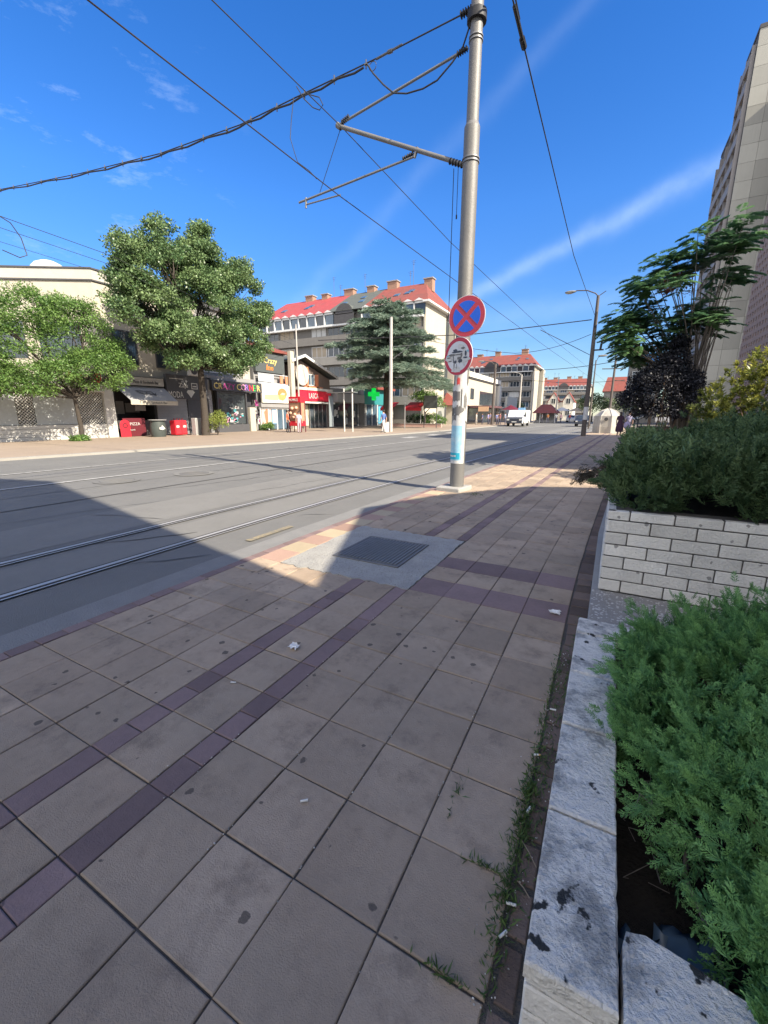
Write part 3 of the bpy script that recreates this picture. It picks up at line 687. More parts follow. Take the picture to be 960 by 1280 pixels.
for p,q,r in [((-2.62,py,5.45),(-2.85,py,5.56),.05),((-2.62,py,7.02),(-2.78,py,6.99),.045),((-4.82,py,6.72),(-4.98,py,6.67),.045),((-3.52,py,5.83),(-3.72,py,5.79),.038),((-2.57,py,7.5),(-2.75,py,7.48),.055)]:
    p=Vector(p);q=Vector(q); b=MB(); b.tube([p.lerp(q,i/18) for i in range(19)],[r if i%4<2 else r*.55 for i in range(19)],10); b.build('insulator',blk,tp_)
b=MB(); b.tube([(px,py,7.3),(px,py,7.42)],.15,14); b.build('top_collar',blk,tp_,smooth=True)
b=MB(); b.tube([(-2.76,py-.02,5.42),(-2.76,py-.02,3.1)],.006,6); b.tube([(-2.68,py-.03,5.42),(-2.68,py-.03,4.7)],.005,6); b.tube([(-2.68,py-.03,4.72),(-2.68,py-.03,4.66)],.012,6); b.tube([(-2.63,py-.05,3.1),(-2.63,py-.05,2.2)],.006,6); b.split('hanging_cord',blk,tp_)
b=MB(); b.tube([(-5.0,py,6.6),(-5.52,py,5.66)],.006,5); b.build('hanger_wire',blk,tp_)
# posters stuck round the shaft
pw=M('poster_white',(.50,.50,.49),.8,.25,14,mott=(9,.5,.7,(.26,.26,.265),.7)); pgr=M('poster_grey',(.15,.145,.14),.8,.35,18); pblue=M('poster_blue',(.12,.36,.52),.7,.3,6,hue=(.36,.50,.56),mott=(7,.5,.62,(.40,.50,.54),.7)); pred=M('poster_red',(.62,.08,.07),.7,.15,9); pteal=M('poster_teal',(.02,.30,.42),.7,.15,9)
def wrap(mb,a0,a1,z0,z1,r,m=0,rag=0,nn=14):
    vs=[];fs=[]
    for i in range(nn+1):
        a=a0+(a1-a0)*i/nn; j=rnd.uniform(-rag,rag) if rag else 0; k=rnd.uniform(-rag,rag) if rag else 0
        for rr in (r,r+.0015): vs+=[(px+rr*math.cos(a),py+rr*math.sin(a),z0+j),(px+rr*math.cos(a),py+rr*math.sin(a),z1+k)]
    for i in range(nn): o=4*i; fs+=[(o,o+4,o+5,o+1),(o+2,o+3,o+7,o+6),(o,o+2,o+6,o+4),(o+1,o+5,o+7,o+3)]
    mb.add(vs,fs,m)
A=lambda d:R(d)
b=MB(); wrap(b,A(-175),A(-20),.52,1.27,.1360); wrap(b,A(-170),A(-45),.58,1.22,.1380,1); wrap(b,A(-165),A(-60),.6,.72,.1400,2); wrap(b,A(-150),A(-90),.645,.675,.1420,0,.006); b.build('blue_poster',[pw,pblue,pteal],tp_)
b=MB(); wrap(b,A(-180),A(-25),1.24,1.42,.1365,0,.03); wrap(b,A(-60),A(0),1.3,1.95,.1380,0,.04); wrap(b,A(-175),A(-70),1.55,1.92,.1395,0,.03); wrap(b,A(-160),A(-75),1.66,1.83,.1415,1,.02); wrap(b,A(-100),A(-40),1.44,1.56,.1415,1,.05,5); wrap(b,A(-45),A(-15),1.5,1.78,.1400,1,.07,4); wrap(b,A(-175),A(-140),1.3,1.55,.1415,1,.06,4); wrap(b,A(-130),A(-100),1.32,1.4,.1400,1,.03,4); b.build('torn_paper',[pw,pgr],tp_)
b=MB(); wrap(b,A(-120),A(-25),1.85,2.32,.1370,0,.02); wrap(b,A(-115),A(-50),2.20,2.24,.1395,1,.01); wrap(b,A(-110),A(-65),2.13,2.16,.1395,1,.01); wrap(b,A(-112),A(-55),2.27,2.31,.1395,1,.01); wrap(b,A(-105),A(-80),1.95,2.06,.1395,1,.02); b.build('red_sticker',[pw,pred],tp_)
b=MB(); wrap(b,A(-130),A(-15),2.30,2.62,.1385,0,.03); wrap(b,A(-170),A(-110),2.25,2.6,.1370,1,.05); wrap(b,A(-80),A(-60),2.45,2.6,.1415,1,.04,4); wrap(b,A(-120),A(-60),2.37,2.385,.1415,1,.004,6); b.build('worn_paper',[pw,pgr],tp_)
# signs
sred=M('sign_red',(.42,.03,.055),.45,.1,5); sblue=M('sign_blue',(.0,.09,.55),.45,.08,5); swhite=M('sign_white',(.55,.56,.58),.5,.12,8); sgrey=M('sign_grey',(.30,.31,.32),.5,.15,8); sdk=M('sticker_dark',(.05,.06,.08),.6,.2,20)
def signpost(name,lb,c,r,yaw,tilt=0):
    t=thing(name,lb,'road sign',c); w=Vector((math.sin(yaw),-math.cos(yaw),0)); u=Vector((math.cos(yaw),math.sin(yaw),0)); v=Vector((0,0,1))
    return t,Vector(c),u,v,w
t,c,u,v,w=signpost('road_sign','round blue no stopping sign with red cross and rim fixed to the tram pole',(-2.36,7.47,3.06),.33,R(-6))
MB().disc(c,u,v,w,.335,.012,40).build('back_plate',swhite,t); b=MB(); b.disc(c+w*.012,u,v,w,.325,.004,40); b.build('red_face',sred,t)
b=MB()
for q in range(4):
    a0=R(45+90*q); half=R(45)-math.asin(.038/.25); poly=[]
    ci=.038*math.sqrt(2); poly.append((ci*math.cos(a0+PI/4),ci*math.sin(a0+PI/4)))
    for i in range(11):
        a=a0+PI/4-half+2*half*i/10; poly.append((.25*math.cos(a),.25*math.sin(a)))
    b.slab(poly,c+w*.016,u,v,w,.003)
b.split('blue_quadrant',sblue,t); b=MB(); b.box(-2.5,-2.34,7.5,7.56,2.9,2.96); b.box(-2.5,-2.34,7.5,7.56,3.2,3.26); b.split('mounting_bracket',galv2,t)
t,c,u,v,w=signpost('road_sign','round red rimmed sign with its white face covered in torn stickers under the blue sign',(-2.47,7.44,2.415),.315,R(-22))
MB().disc(c,u,v,w,.318,.012,40).build('back_plate',swhite,t); MB().disc(c+w*.012,u,v,w,.312,.004,40,0,.25).build('red_rim',sred,t); MB().disc(c+w*.012,u,v,w,.25,.003,36).build('white_face',swhite,t)
r=random.Random(4); b=MB()
def patch(x,y,sx,sy,m,lay):
    n=r.randint(5,8); poly=[(x+sx*math.cos(2*PI*i/n)*r.uniform(.6,1.1),y+sy*math.sin(2*PI*i/n)*r.uniform(.6,1.1)) for i in range(n)]
    poly=[(a*min(1,.3/math.hypot(a,bb)),bb*min(1,.3/math.hypot(a,bb))) for a,bb in poly]
    b.slab(poly,c+w*(.0165+lay*.0012),u,v,w,.001,m)
for i,(x,y,sx,sy,m) in enumerate([(-.02,.0,.19,.13,0),(.13,-.02,.08,.16,0),(-.2,-.02,.12,.06,0),(.05,.16,.1,.05,0),(-.03,-.22,.14,.06,0),(.2,-.06,.09,.05,0),(-.04,.075,.15,.022,2),(-.06,.10,.06,.03,2),(.08,.02,.035,.06,1),(.17,.04,.026,.06,2),(-.05,-.09,.035,.035,2),(.06,-.08,.06,.035,2),(-.14,.03,.10,.022,1),(.17,-.03,.07,.018,2),(0,.03,.1,.012,1),(-.1,-.05,.012,.08,2),(-.2,-.01,.06,.01,1),(-.17,-.07,.05,.012,1),(.03,-.03,.06,.03,1),(-.08,-.14,.012,.07,1),(-.02,-.16,.006,.06,2),(.11,.13,.05,.02,1),(-.22,.02,.05,.012,3),(.22,.07,.03,.02,3)]): patch(x,y,sx,sy,m,i*.25)
b.build('torn_stickers',[pw,pgr,sdk,M('sticker_blue',(.2,.42,.52),.6,.2,9)],t)
b=MB(); b.box(-2.52,-2.36,7.49,7.545,2.36,2.42); b.split('mounting_bracket',galv2,t)
# ------------------------------------------------------------------ overhead wires
wirem=M('wire_black',(.028,.028,.03),.6,.2,10); copm=M('contact_wire',(.06,.05,.045),.5,.2,10,metal=.5)
def wire(name,lb,cat,pts,r,mat=wirem,sag=0,group=None,n=8,tagit=True,parent=None):
    P=[]
    for a,c_ in zip(pts,pts[1:]):
        a=Vector(a);c_=Vector(c_); k=10 if sag else 1
        for i in range(k):
            t=i/k; p=a.lerp(c_,t); p.z-=sag*4*t*(1-t); P.append(p)
    P.append(Vector(pts[-1])); o=MB().tube(P,r,n).build(name,mat,parent,smooth=True)
    if tagit: tag(o,lb,cat,group)
    return o
wire('contact_wire','lower tram contact wire held by the steady arm over the near track','overhead wire',[(-4.9,-14,5.1),(-4.95,3.13,5.35),(-5.05,7.68,5.5),(-3.8,30.4,5.45),(-1.9,60,5.4),(0.4,95,5.4)],.0085,copm)
wire('messenger_wire','upper tram carrying wire crossing the tip of the bracket arm','overhead wire',[(-5.0,-14,6.2),(-5.0,4.77,6.49),(-5.0,7.68,6.62),(-4.35,12.0,5.98),(-3.6,30.4,6.0),(-1.9,60,6.2),(.4,95,6.2)],.0075,wirem)
fc=thing('feeder_cable','thick black twin feeder cable with clips crossing the street from the pole top','overhead cable',(-5.97,7.68,7.4))
pts=[(-2.56,7.49),(-3.94,7.42),(-4.5,7.40),(-5.97,7.36),(-7.51,7.31),(-10.12,7.43),(-13.47,7.78),(-17.93,8.35),(-26,9.6)]
b=MB(); b.tube([(x,py,z) for x,z in pts],.011,8); b.build('carrier_cable',wirem,fc,smooth=True)
p2=[(x,z) for x,z in pts if x<=-4.4]; b=MB(); dn=[]
for (xa,za),(xb,zb) in zip(p2,p2[1:]):
    for i in range(8):
        t=i/8; dn.append((xa+(xb-xa)*t,py-.012,za+(zb-za)*t-.05-.02*math.sin(t*8*PI/2)))
b.tube(dn,.017,8); b.build('power_cable',wirem,fc,smooth=True)
clipm=M('cable_clip',(.12,.12,.12),.4,.2,10,metal=.5)
x=-4.45
while x>-24:
    z=np.interp(-x,[-p[0] for p in pts],[p[1] for p in pts]); b=MB(); b.tube([(x,py-.006,z-.085),(x,py-.006,z+.05)],.012,6); b.obox((x,py-.006,z-.02),(.05,.05,.02)); b.build('clip',clipm,fc); x-=.62+.012*(-x)
b=MB(); b.tube([(-3.94,py,7.42),(-4.02,py,7.42)],.03,8); b.tube([(-3.75,py,7.44),(-4.25,py,7.40)],.018,8); 
b.tube([(-4.25+.07*math.cos(a)-.07,py,7.32+.07*math.sin(a)) for a in [i*.6 for i in range(11)]],.006,6); b.build('turnbuckle',clipm,fc,smooth=True)
wire('cable_loop','black slack cable loop hanging from the feeder to the pole','overhead cable',[(-4.42,py-.02,7.37),(-4.3,py-.02,7.2),(-4.1,py-.02,6.98),(-3.9,py-.02,6.80),(-3.65,py-.02,6.72),(-3.35,py-.02,6.70),(-3.1,py-.02,6.74),(-2.85,py-.02,6.9),(-2.68,py-.02,7.05),(-2.55,py-.06,7.3)],.013)
wire('cable_tail','small curled cable tail hanging where the feeder meets the carrying wire','overhead cable',[(-5.97,py-.03,7.5),(-5.8,py-.03,7.25),(-5.6,py-.03,7.06),(-5.45,py-.03,6.98),(-5.37,py-.03,7.04),(-5.45,py-.03,7.18),(-5.7,py-.03,7.3),(-5.9,py-.03,7.3)],.009)
wire('jumper_wire','thin curved jumper wire dropping from the feeder to the contact wire','overhead wire',[(-6.05,py-.03,7.35),(-6.12,py-.04,7.0),(-6.15,py-.06,6.7),(-6.03,py-.09,6.4),(-5.8,py-.3,6.1),(-5.35,py-.55,5.75),(-5.04,py-.75,5.47)],.007)
t=thing('side_wire','long dark wire above the pavement running to the street lamp','overhead wire',(-2.0,12,7.6))
wire('wire','',None,[(-2.05,-12,7.5),(-2.02,8,7.62),(-2.0,20,7.66),(-1.62,32.1,7.76)],.013,tagit=False,parent=t)
b=MB(); b.tube([(-2.02,8.1,7.62),(-2.02,8.75,7.625)],.032,8); b.tube([(-1.99,7.5,7.68),(-2.02,8.5,7.72)],.012,6); b.tube([(-2.02,8.75,7.62),(-2.02,8.95,7.625)],.05,8); b.build('insulator',blk,t,smooth=True)
wire('span_cable','dark span cable stretched across the street from the street lamp','overhead cable',[(-1.75,32.2,7.48),(-9.72,32.2,7.22),(-24,32.5,7.9)],.03,sag=.0)
wire('span_wire','thin slack wire below the span cable at the street lamp','overhead wire',[(-1.7,32.25,6.6),(-6.5,32.2,5.7),(-15.8,31.2,7.8)],.016,sag=.25)
wire('stay_wire','dark stay wire running down to the lamp post from the tram wires','overhead wire',[(-1.65,32.1,5.3),(-4.1,27,6.2)],.018)
wire('house_wire','upper thin wire strung along the far shop fronts','overhead wire',[(-20,2,8.5),(-20,12.27,8.13),(-23,22,7.7),(-27,32.5,8.2)],.012,sag=.0,group='wires along the far shop fronts')
wire('house_wire','middle thin wire strung along the far shop fronts','overhead wire',[(-20,2,8.1),(-20,11.88,7.76),(-23,22,7.3),(-27,32.5,7.8)],.010,group='wires along the far shop fronts')
wire('house_wire','lowest thin wire strung along the far shop fronts','overhead wire',[(-20,2,7.6),(-20,11.88,7.3),(-23,22,6.9),(-27,32.5,7.0)],.008,group='wires along the far shop fronts')
wire('wire_loop','hanging loop of cable above the cream building roof','overhead cable',[(-20,8.3,8.3),(-20,8.7,8.15),(-20,8.95,7.75),(-20,9.05,7.2),(-20,8.8,7.05),(-20,8.3,7.15)],.018)
# ------------------------------------------------------------------ street lamps and poles
rust=M('dark_brown_steel',(.085,.07,.062),.65,.2,4,streak=.2); lampm=M('lamp_head',(.20,.195,.18),.5,.15,5); glassl=M('lamp_glass',(.45,.40,.32),.3,.15,6)
concpole=M('pole_concrete',(.37,.35,.32),.8,.15,4,streak=.15)
t=thing('street_lamp','dark brown street lamp post with curved arm and white notice at the pavement edge','street lamp',(-1.5,32.2,0))
b=MB(); b.tube([(-1.5,32.2,-.02),(-1.5,32.2,4),(-1.52,32.2,8.9)],[.16,.14,.09],12); b.build('post',rust,t,smooth=True)
b=MB(); b.tube([(-1.52,32.2,8.85),(-1.7,32.2,9.05),(-2.2,32.2,9.28),(-2.8,32.2,9.34),(-2.95,32.2,9.32)],.035,8); b.tube([(-1.52,32.2,8.85),(-1.1,32.2,9.12)],.025,6); b.build('arm',rust,t,smooth=True)
b=MB(); b.sphere((-3.2,32.2,9.30),(.36,.15,.085)); b.build('lamp_head',lampm,t,smooth=True); b=MB(); b.sphere((-3.25,32.2,9.25),(.26,.12,.07)); b.build('lamp_lens',glassl,t,smooth=True)
b=MB(); wr=.155; b.tube([(-1.5,32.2,1.1),(-1.5,32.2,1.95)],.156,14); b.build('white_notice',pw,t,smooth=True)
b=MB(); b.box(-1.42,-.85,32.1,32.3,5.55,5.62); 
b.tube([(-1.05,32.2,5.6),(-1.0,32.2,6.1),(-.75,32.2,6.3)],.07,8)
b.tube([(-1.5,32.05,7.0),(-1.5,32.05,7.9)],.06,8); b.build('line_fittings',blk,t)
def polething(name,lb,cat,x,y,h,r0,r1,mat,arm=None,group=None):
    t=thing(name,lb,cat,(x,y,0),group); b=MB(); b.tube([(x,y,-.03),(x,y,h)],[r0,r1],10); b.build('post',mat,t,smooth=True)
    if arm:
        b=MB(); b.tube([(x,y,h-.2),(x+arm*.3,y,h+.25),(x+arm*.8,y,h+.4)],r1*.45,6); b.build('arm',mat,t,smooth=True)
        b=MB(); b.sphere((x+arm,y,h+.4),(.45,.16,.1)); b.build('lamp_head',lampm,t,smooth=True)
    else:
        b=MB(); b.tube([(x,y,h),(x,y,h+.04)],r1*1.1,10); b.build('top_cap',galv2,t)
    return t
polething('street_lamp','slim street lamp with short curved arm standing behind the dark lamp post','street lamp',-1.9,50,6.9,.09,.06,rust,.55)
t=polething('tram_pole','distant dark tram pole with cross arms behind the white bell container','pole',-.12,52,7.3,.16,.10,rust)
b=MB(); b.tube([(-1.3,52,6.2),(.9,52,6.15)],.05,6); b.tube([(-.1,52,5.0),(1.0,52,4.9)],.04,6); b.build('cross_arm',rust,t)
t=polething('tram_pole','tall pale concrete pole before the cedar on the far pavement','pole',-15.85,31,8.75,.17,.11,concpole)
b=MB(); b.tube([(-15.85,31,5.6),(-14.3,31,6.5)],.025,6); b.tube([(-15.85,31,6.6),(-14.0,31,6.6)],.02,6); b.build('arm',galv2,t)
polething('lamp_post','thin grey post rising beside the cream pillar of the billboard house','pole',-26.0,31.9,9.3,.09,.06,concpole)
t=polething('tram_pole','dark pole with lamp arm standing before the flat cream building','pole',-14.6,60,8.2,.2,.14,rust,-2.0)
polething('tram_pole','pale distant pole behind the white van','pole',-14.7,80,8.4,.18,.12,concpole,-1.5)
polething('lamp_post','pale slender pole before the second red roofed block','pole',-8.9,84,8.0,.14,.1,concpole)
for (x0,y0,x1,y1,z0,z1) in [(-14.6,60,-.12,52,7.6,6.9),(-14.7,80,1.5,84,7.6,7.2)]:
    wire('span_wire','thin span wire from the cream building pole to the pole behind the bell container' if y0==60 else 'farthest thin span wire over the street behind the van','overhead wire',[(x0,y0,z0),(x1,y1,z1)],.03,sag=.5)
# ------------------------------------------------------------------ building materials
cream=M('cream_render',(.41,.375,.305),.85,.08,1.2,.15,30,streak=.08); creamd=M('cream_trim',(.41,.385,.33),.8,.1,2); darkrf=M('dark_flashing',(.06,.058,.06),.7,.2,4)
wht=M('white_panel',(.50,.49,.46),.6,.1,3); greyw=M('grey_render',(.25,.245,.24),.85,.12,1.2,streak=.12); dgrey=M('dark_cladding',(.055,.055,.06),.5,.2,3)
concw=M('grey_concrete_wall',(.165,.155,.14),.85,.14,.8,streak=.2); concl=M('pale_concrete',(.22,.21,.19),.85,.12,1.0,streak=.18)
glass=glassM('window_glass'); glassb=glassM('window_glass_blue',(.07,.11,.15)); frame=M('white_frame',(.60,.60,.58),.5,.06,3); blind=M('beige_blind',(.36,.30,.22),.8,.12,2); blindw=M('pale_blind',(.5,.5,.48),.7,.1,2)
redtile=M('red_roof',(.34,.05,.052),.75,.25,1.5,.5,14,hue=(.24,.05,.048),mott=(.6,.45,.7,(.22,.07,.06),.6)); redtile2=M('red_roof_tile',(.225,.05,.036),.8,.25,1.2,.6,14,hue=(.165,.055,.042),mott=(.7,.45,.7,(.14,.06,.05),.6)); greyrf=M('grey_green_roof',(.08,.088,.078),.8,.15,1.5,.4,14)
brick=M('chimney_brick',(.28,.17,.12),.9,.2,8); shutter=M('grey_shutter',(.23,.23,.235),.5,.1,3); redp=M('red_paint',(.55,.02,.035),.45,.12,4); dkred=M('dark_red_board',(.11,.015,.022),.5,.15,4)
XF=-26.5
def windows(root,rects,plane,axis,mats,fr=.07,name='window',mull=1):
    """rects (a0,a1,z0,z1) on plane x=plane (axis X, facing +X) or y=plane (axis Y, facing -Y)"""
    for (a0,a1,z0,z1) in rects:
        b=MB()
        def bx_(u0,u1,w0,w1,d0,d1,m):
            if axis=='X': b.box(plane+d0,plane+d1,u0,u1,w0,w1,m)
            else: b.box(u0,u1,plane-d1,plane-d0,w0,w1,m)
        bx_(a0,a1,z0,z0+fr,.003,.06,0); bx_(a0,a1,z1-fr,z1,.003,.06,0); bx_(a0,a0+fr,z0+fr,z1-fr,.003,.06,0); bx_(a1-fr,a1,z0+fr,z1-fr,.003,.06,0)
        for k in range(1,mull+1):
            c_=a0+(a1-a0)*k/(mull+1); bx_(c_-fr*.4,c_+fr*.4,z0+fr,z1-fr,.003,.05,0)
        f=b.build(name,mats[0],root); b.v=[];b.f=[];b.m=[];b.t=[]
        bx_(a0+fr*.6,a1-fr*.6,z0+fr*.6,z1-fr*.6,.002,.025,0); b.build('pane',mats[1] if not callable(mats[1]) else mats[1](),f)
# ---- cream corner building
t=thing('shop_building','low cream building with angled flat roof and shuttered white shopfront at the far left','building',(XF-2,12,0))
K=(-27.05,15.2); Lp=(-31.2,12.7); L2=(-44,5.1)
b=MB(); b.prism([K,(-27.05,22.0),(-45,22.0),(-60,5),L2],3.4,[9.45,9.45,9.45,9.45,9.45]); b.build('upper_wall',cream,t)
b=MB(); d=Vector((K[0]-L2[0],K[1]-L2[1],0)).normalized(); nn_=Vector((d.y,-d.x,0)); 
def band(z0,z1,dd):
    a=Vector((*L2,0)); c_=Vector((*K,0)); p=[a-nn_*.02,c_-nn_*.02,c_+nn_*dd+d*dd,a+nn_*dd]; b.prism([(q.x,q.y) for q in p],z0,z1)
    b.box(K[0]-.02,K[0]+dd,15.2,22.1,z0,z1)
band(8.80,8.88,.08); band(9.42,9.50,.10); b.build('roof_edge',darkrf,t)
b=MB(); band(8.885,9.415,.05); b.build('parapet_band',creamd,t)
b=MB(); b.box(XF-.4,XF-.05,4,15.06,0,3.35); b.box(XF-3.5,XF-.4,4,15.06,3.2,3.45); b.box(-45,-27.3,5,15.06,0,3.38); b.build('lower_wall',cream,t)
b=MB(); b.box(XF-.05,XF+.25,14.52,15.08,0,3.2); b.box(XF-.05,XF+.12,8.0,8.4,0,3.0); b.split('pilaster',wht,t,bevel=.01)
b=MB(); b.box(XF-.05,XF+.32,4,14.6,2.62,3.02); b.build('lintel_canopy',wht,t,bevel=.02)
b=MB()
for k in range(4): b.box(XF-.05,XF+.14-.012*(k%2),4,14.5,.02+k*.2,.02+k*.2+.185)
b.build('plinth_panels',wht,t)
b=MB(); b.box(XF-.03,XF+.05,11.1,13.1,.83,2.6); b.box(XF-.03,XF+.05,8.5,10.3,.83,2.6); b.box(XF-.03,XF+.05,4,8,.83,2.6); b.split('shutter_panel',M('pale_shutter',(.40,.42,.42),.6,.12,2),t)
b=MB(); b.box(XF-.04,XF-.02,10.3,11.1,.83,2.6); b.box(XF-.04,XF-.02,13.1,14.5,.83,2.6); b.split('dark_opening',dgrey,t)
for (y0,y1) in ((10.32,11.08),(13.15,14.5)):
    b=MB()
    y=y0-1.8
    while y<y1+1.8:
        for s in (1,-1):
            p=[]
            for zz in (.83,2.6):
                yy=y+s*(zz-.83)*1.0; p.append((yy,zz))
            (ya,za),(yb,zb)=p
            # clip to the opening
            def cl(ya,za,yb,zb):
                for lim,sg in ((y0,1),(y1,-1)):
                    ia=sg*(ya-lim)>=0; ib=sg*(yb-lim)>=0
                    if not ia and not ib: return None
                    if ia!=ib:
                        tt=(lim-ya)/(yb-ya); q=(lim,za+(zb-za)*tt)
                        if ia: yb,zb=q
                        else: ya,za=q
                return ya,za,yb,zb
            q=cl(ya,za,yb,zb)
            if q: b.tube([(XF+.02,q[0],q[1]),(XF+.02,q[2],q[3])],.018,4)
        y+=.155
    b.build('roller_grille',wht,t)
windows(t,[(15.9,17.4,4.4,6.4)],-27.05,'X',(dgrey,glass)); windows(t,[(18.6,20.4,4.4,6.4)],-27.05,'X',(dgrey,glass))
b=MB(); q=[Vector((*K,0))-d*u for u in (1.2,3.6)]
for s0 in (1.0,4.2,7.4,10.6,13.4):
    p0=Vector((*K,0))-d*s0; p1=Vector((*K,0))-d*(s0+2.4); b.prism([(v.x,v.y) for v in (p1-nn_*.02,p0-nn_*.02,p0+nn_*.03,p1+nn_*.03)],4.6,6.6)
b.split('window',glass,t)
b=MB(); b.sphere((-30.5,14.8,9.5),(1.0,1.0,.75)); b.build('roof_dome',wht,t,smooth=True)
o=text('M',.5,(XF+.13,13.75,3.2),redp,t,extr=.05); 
b=MB(); b.box(XF+.02,XF+.12,12.9,13.6,3.15,3.65); b.box(XF+.02,XF+.12,14.25,14.6,3.05,3.7); b.split('red_sign_board',redp,t)
# ---- pizza shop
t=thing('shop_building','small dark pizza shop front with grey awning between the cream building and the jeweller','shop',(XF-2,17,0))
b=MB(); b.box(XF-6,XF-1.5,15.1,20.9,0,4.2); b.box(XF-1.5,XF-.02,15.1,15.3,0,3.2); b.box(XF-1.5,XF-.02,17.75,20.9,0,3.2); b.box(XF-1.5,XF-.02,15.1,20.9,3.1,3.7); b.build('wall',M('shop_black',(.018,.018,.02),.6,.2,3),t)
b=MB(); b.box(XF-.02,XF+.14,15.55,18.5,3.16,3.66); b.build('sign_board',M('beige_sign',(.36,.34,.31),.6,.1,4),t); text('Pizza & Sandwich Bar',.27,(XF+.15,16.45,3.28),dgrey,t,sx=.72,extr=.01); text('34',.3,(XF+.15,15.75,3.3),dgrey,t,extr=.01)
awn=M('grey_awning',(.27,.27,.275),.7,.12,3)
b=MB(); vs=[(XF,15.35,3.1),(XF,18.55,3.1),(XF+1.35,18.5,2.22),(XF+1.35,15.4,2.22)]; b.add(vs+[(v[0],v[1],v[2]-.03) for v in vs],[(0,1,2,3),(7,6,5,4),(0,4,5,1),(1,5,6,2),(2,6,7,3),(3,7,4,0)]); aw=b.build('awning',awn,t)
b=MB(); b.box(XF+1.352,XF+1.37,15.4,18.5,1.95,2.21); b.build('valance',M('pale_valance',(.42,.38,.31),.7,.12,4),aw); text('Pizza Sandwich Bar',.2,(XF+1.375,16.2,2.02),dgrey,aw,extr=.004)
b=MB(); C=Vector((XF+.72,16.95,2.66)); uu=Vector((0,1,0)); vv=Vector((-1.35,0,.88)).normalized(); ww=Vector((.88,0,1.35)).normalized()
for poly in ([(-.75,.22),(-.5,.28),(-.1,.22),(.3,.25),(.3,.2),(-.1,.17),(-.5,.22)],[(-.7,.2),(-.6,.2),(-.25,-.2),(-.2,-.25),(-.35,-.15)],[(-.25,-.22),(-.05,.12),(.0,.12),(-.18,-.22)],[(.05,-.1),(.4,-.05),(.6,.12),(.55,.05),(.45,-.12),(.05,-.15)],[(.28,.2),(.33,.2),(.42,-.25),(.36,-.25)],[(-.45,.0),(.15,.05),(.15,.0),(-.45,-.04)]): b.slab(poly,C+ww*.02,uu,vv,ww,.006)
b.build('awning_emblem',dgrey,aw)
b=MB(); b.box(XF-1.4,XF-.2,15.4,17.7,0,1.0); b.build('counter',M('counter_dark',(.07,.06,.06),.5,.2,3),t)
b=MB(); b.box(XF-1.48,XF-1.42,15.5,16.6,1.4,2.2); b.box(XF-1.48,XF-1.42,16.7,17.6,1.5,2.1); b.box(XF-.3,XF-.25,16.6,17.3,1.6,1.95); b.split('menu_board',greyw,t)
# red advertising board, red round sign, barrel, red fridge
t2=thing('advert_board','dark red advertising board with white lettering at the pizza shop','board',(XF+.35,16.0,.03)); b=MB(); b.box(XF+.3,XF+.36,15.35,16.75,.05,1.15); b.build('panel',dkred,t2); text('PIZZA',.24,(XF+.37,15.75,.72),wht,t2,extr=.006); text('burek',.13,(XF+.37,15.75,.4),wht,t2,extr=.006)
b=MB(); b.box(XF+.26,XF+.3,15.4,15.46,.03,1.1); b.box(XF+.26,XF+.3,16.6,16.66,.03,1.1); b.split('leg',dgrey,t2)
t2=thing('pavement_sign','bright red round topped pavement sign leaning by the cream pilaster','sign',(XF+.55,15.2,.03)); b=MB(); poly=[(-.3,0),(.3,0),(.3,.7)]+[(.3*math.cos(R(a)),.72+.3*math.sin(R(a))) for a in range(0,181,20)]+[(-.3,.7)]; b.slab(poly,(XF+.5,15.35,.04),(0,1,0),(0,0,1),(1,0,0),.06); b.build('panel',redp,t2,bevel=.01); b=MB(); b.disc((XF+.56,15.35,.72),(0,1,0),(0,0,1),(1,0,0),.16,.006,18,0,.09); b.build('ring_mark',dkred,t2)
t2=thing('standing_table','dark high cask table with a pale picture on its side before the pizza shop','table',(-24.6,16.55,.03)); b=MB(); b.tube([(-24.6,16.55,.03),(-24.6,16.55,.3),(-24.6,16.55,.6),(-24.6,16.55,1.02)],[.40,.46,.46,.40],16); b.build('cask',M('cask_dark',(.05,.06,.055),.6,.2,5),t2,smooth=True); b=MB(); b.tube([(-24.6,16.55,1.03),(-24.6,16.55,1.07)],.52,18); b.build('table_top',greyw,t2); b=MB(); b.slab([(-.2,-.05),(.0,-.1),(.2,-.03),(.12,.08),(.0,.2),(-.05,.06),(-.17,.08)],(-24.13,16.5,.55),(0,1,0),(0,0,1),(1,0,0),.012); b.build('picture',wht,t2)
t2=thing('drinks_fridge','bright red low drinks cooler with two doors before the grey shutter','cooler',(-25.0,18.2,.03)); b=MB(); b.box(-25.3,-24.75,17.85,18.7,.08,1.0); b.build('body',redp,t2,bevel=.03); b=MB()
for y in (17.89,18.29): b.box(-24.75,-24.72,y,y+.36,.14,.93)
b.split('door',M('red_door',(.62,.03,.04),.4,.1,4),t2,bevel=.01); b=MB()
for y in (18.0,18.5): b.slab([(-.1,-.06),(.1,-.05),(.12,.06),(0,.1),(-.1,.07)],(-24.72,y,.6),(0,1,0),(0,0,1),(1,0,0),.006)
b.split('label',wht,t2); b=MB()
for k in range(4): b.tube([(-25,17.98+k*.2,1.0),(-25,17.98+k*.2,1.14)],.04,8)
b.split('bottle_cap',dkred,t2)
t2=thing('utility_cabinet','grey metal utility cabinet on the far pavement beside the big leafy tree','cabinet',(-24.4,19.2,.03)); b=MB(); b.box(-24.6,-24.2,18.95,19.45,.1,1.15); b.build('body',M('cabinet_grey',(.36,.355,.34),.6,.1,4),t2,bevel=.015); b=MB(); b.box(-24.64,-24.16,18.9,19.5,.03,.1); b.build('base',conc,t2); b=MB(); b.box(-24.2,-24.18,19.0,19.4,.16,1.1); b.tube([(-24.17,19.36,.6),(-24.17,19.36,.72)],.012,6); b.build('door',greyw,t2)
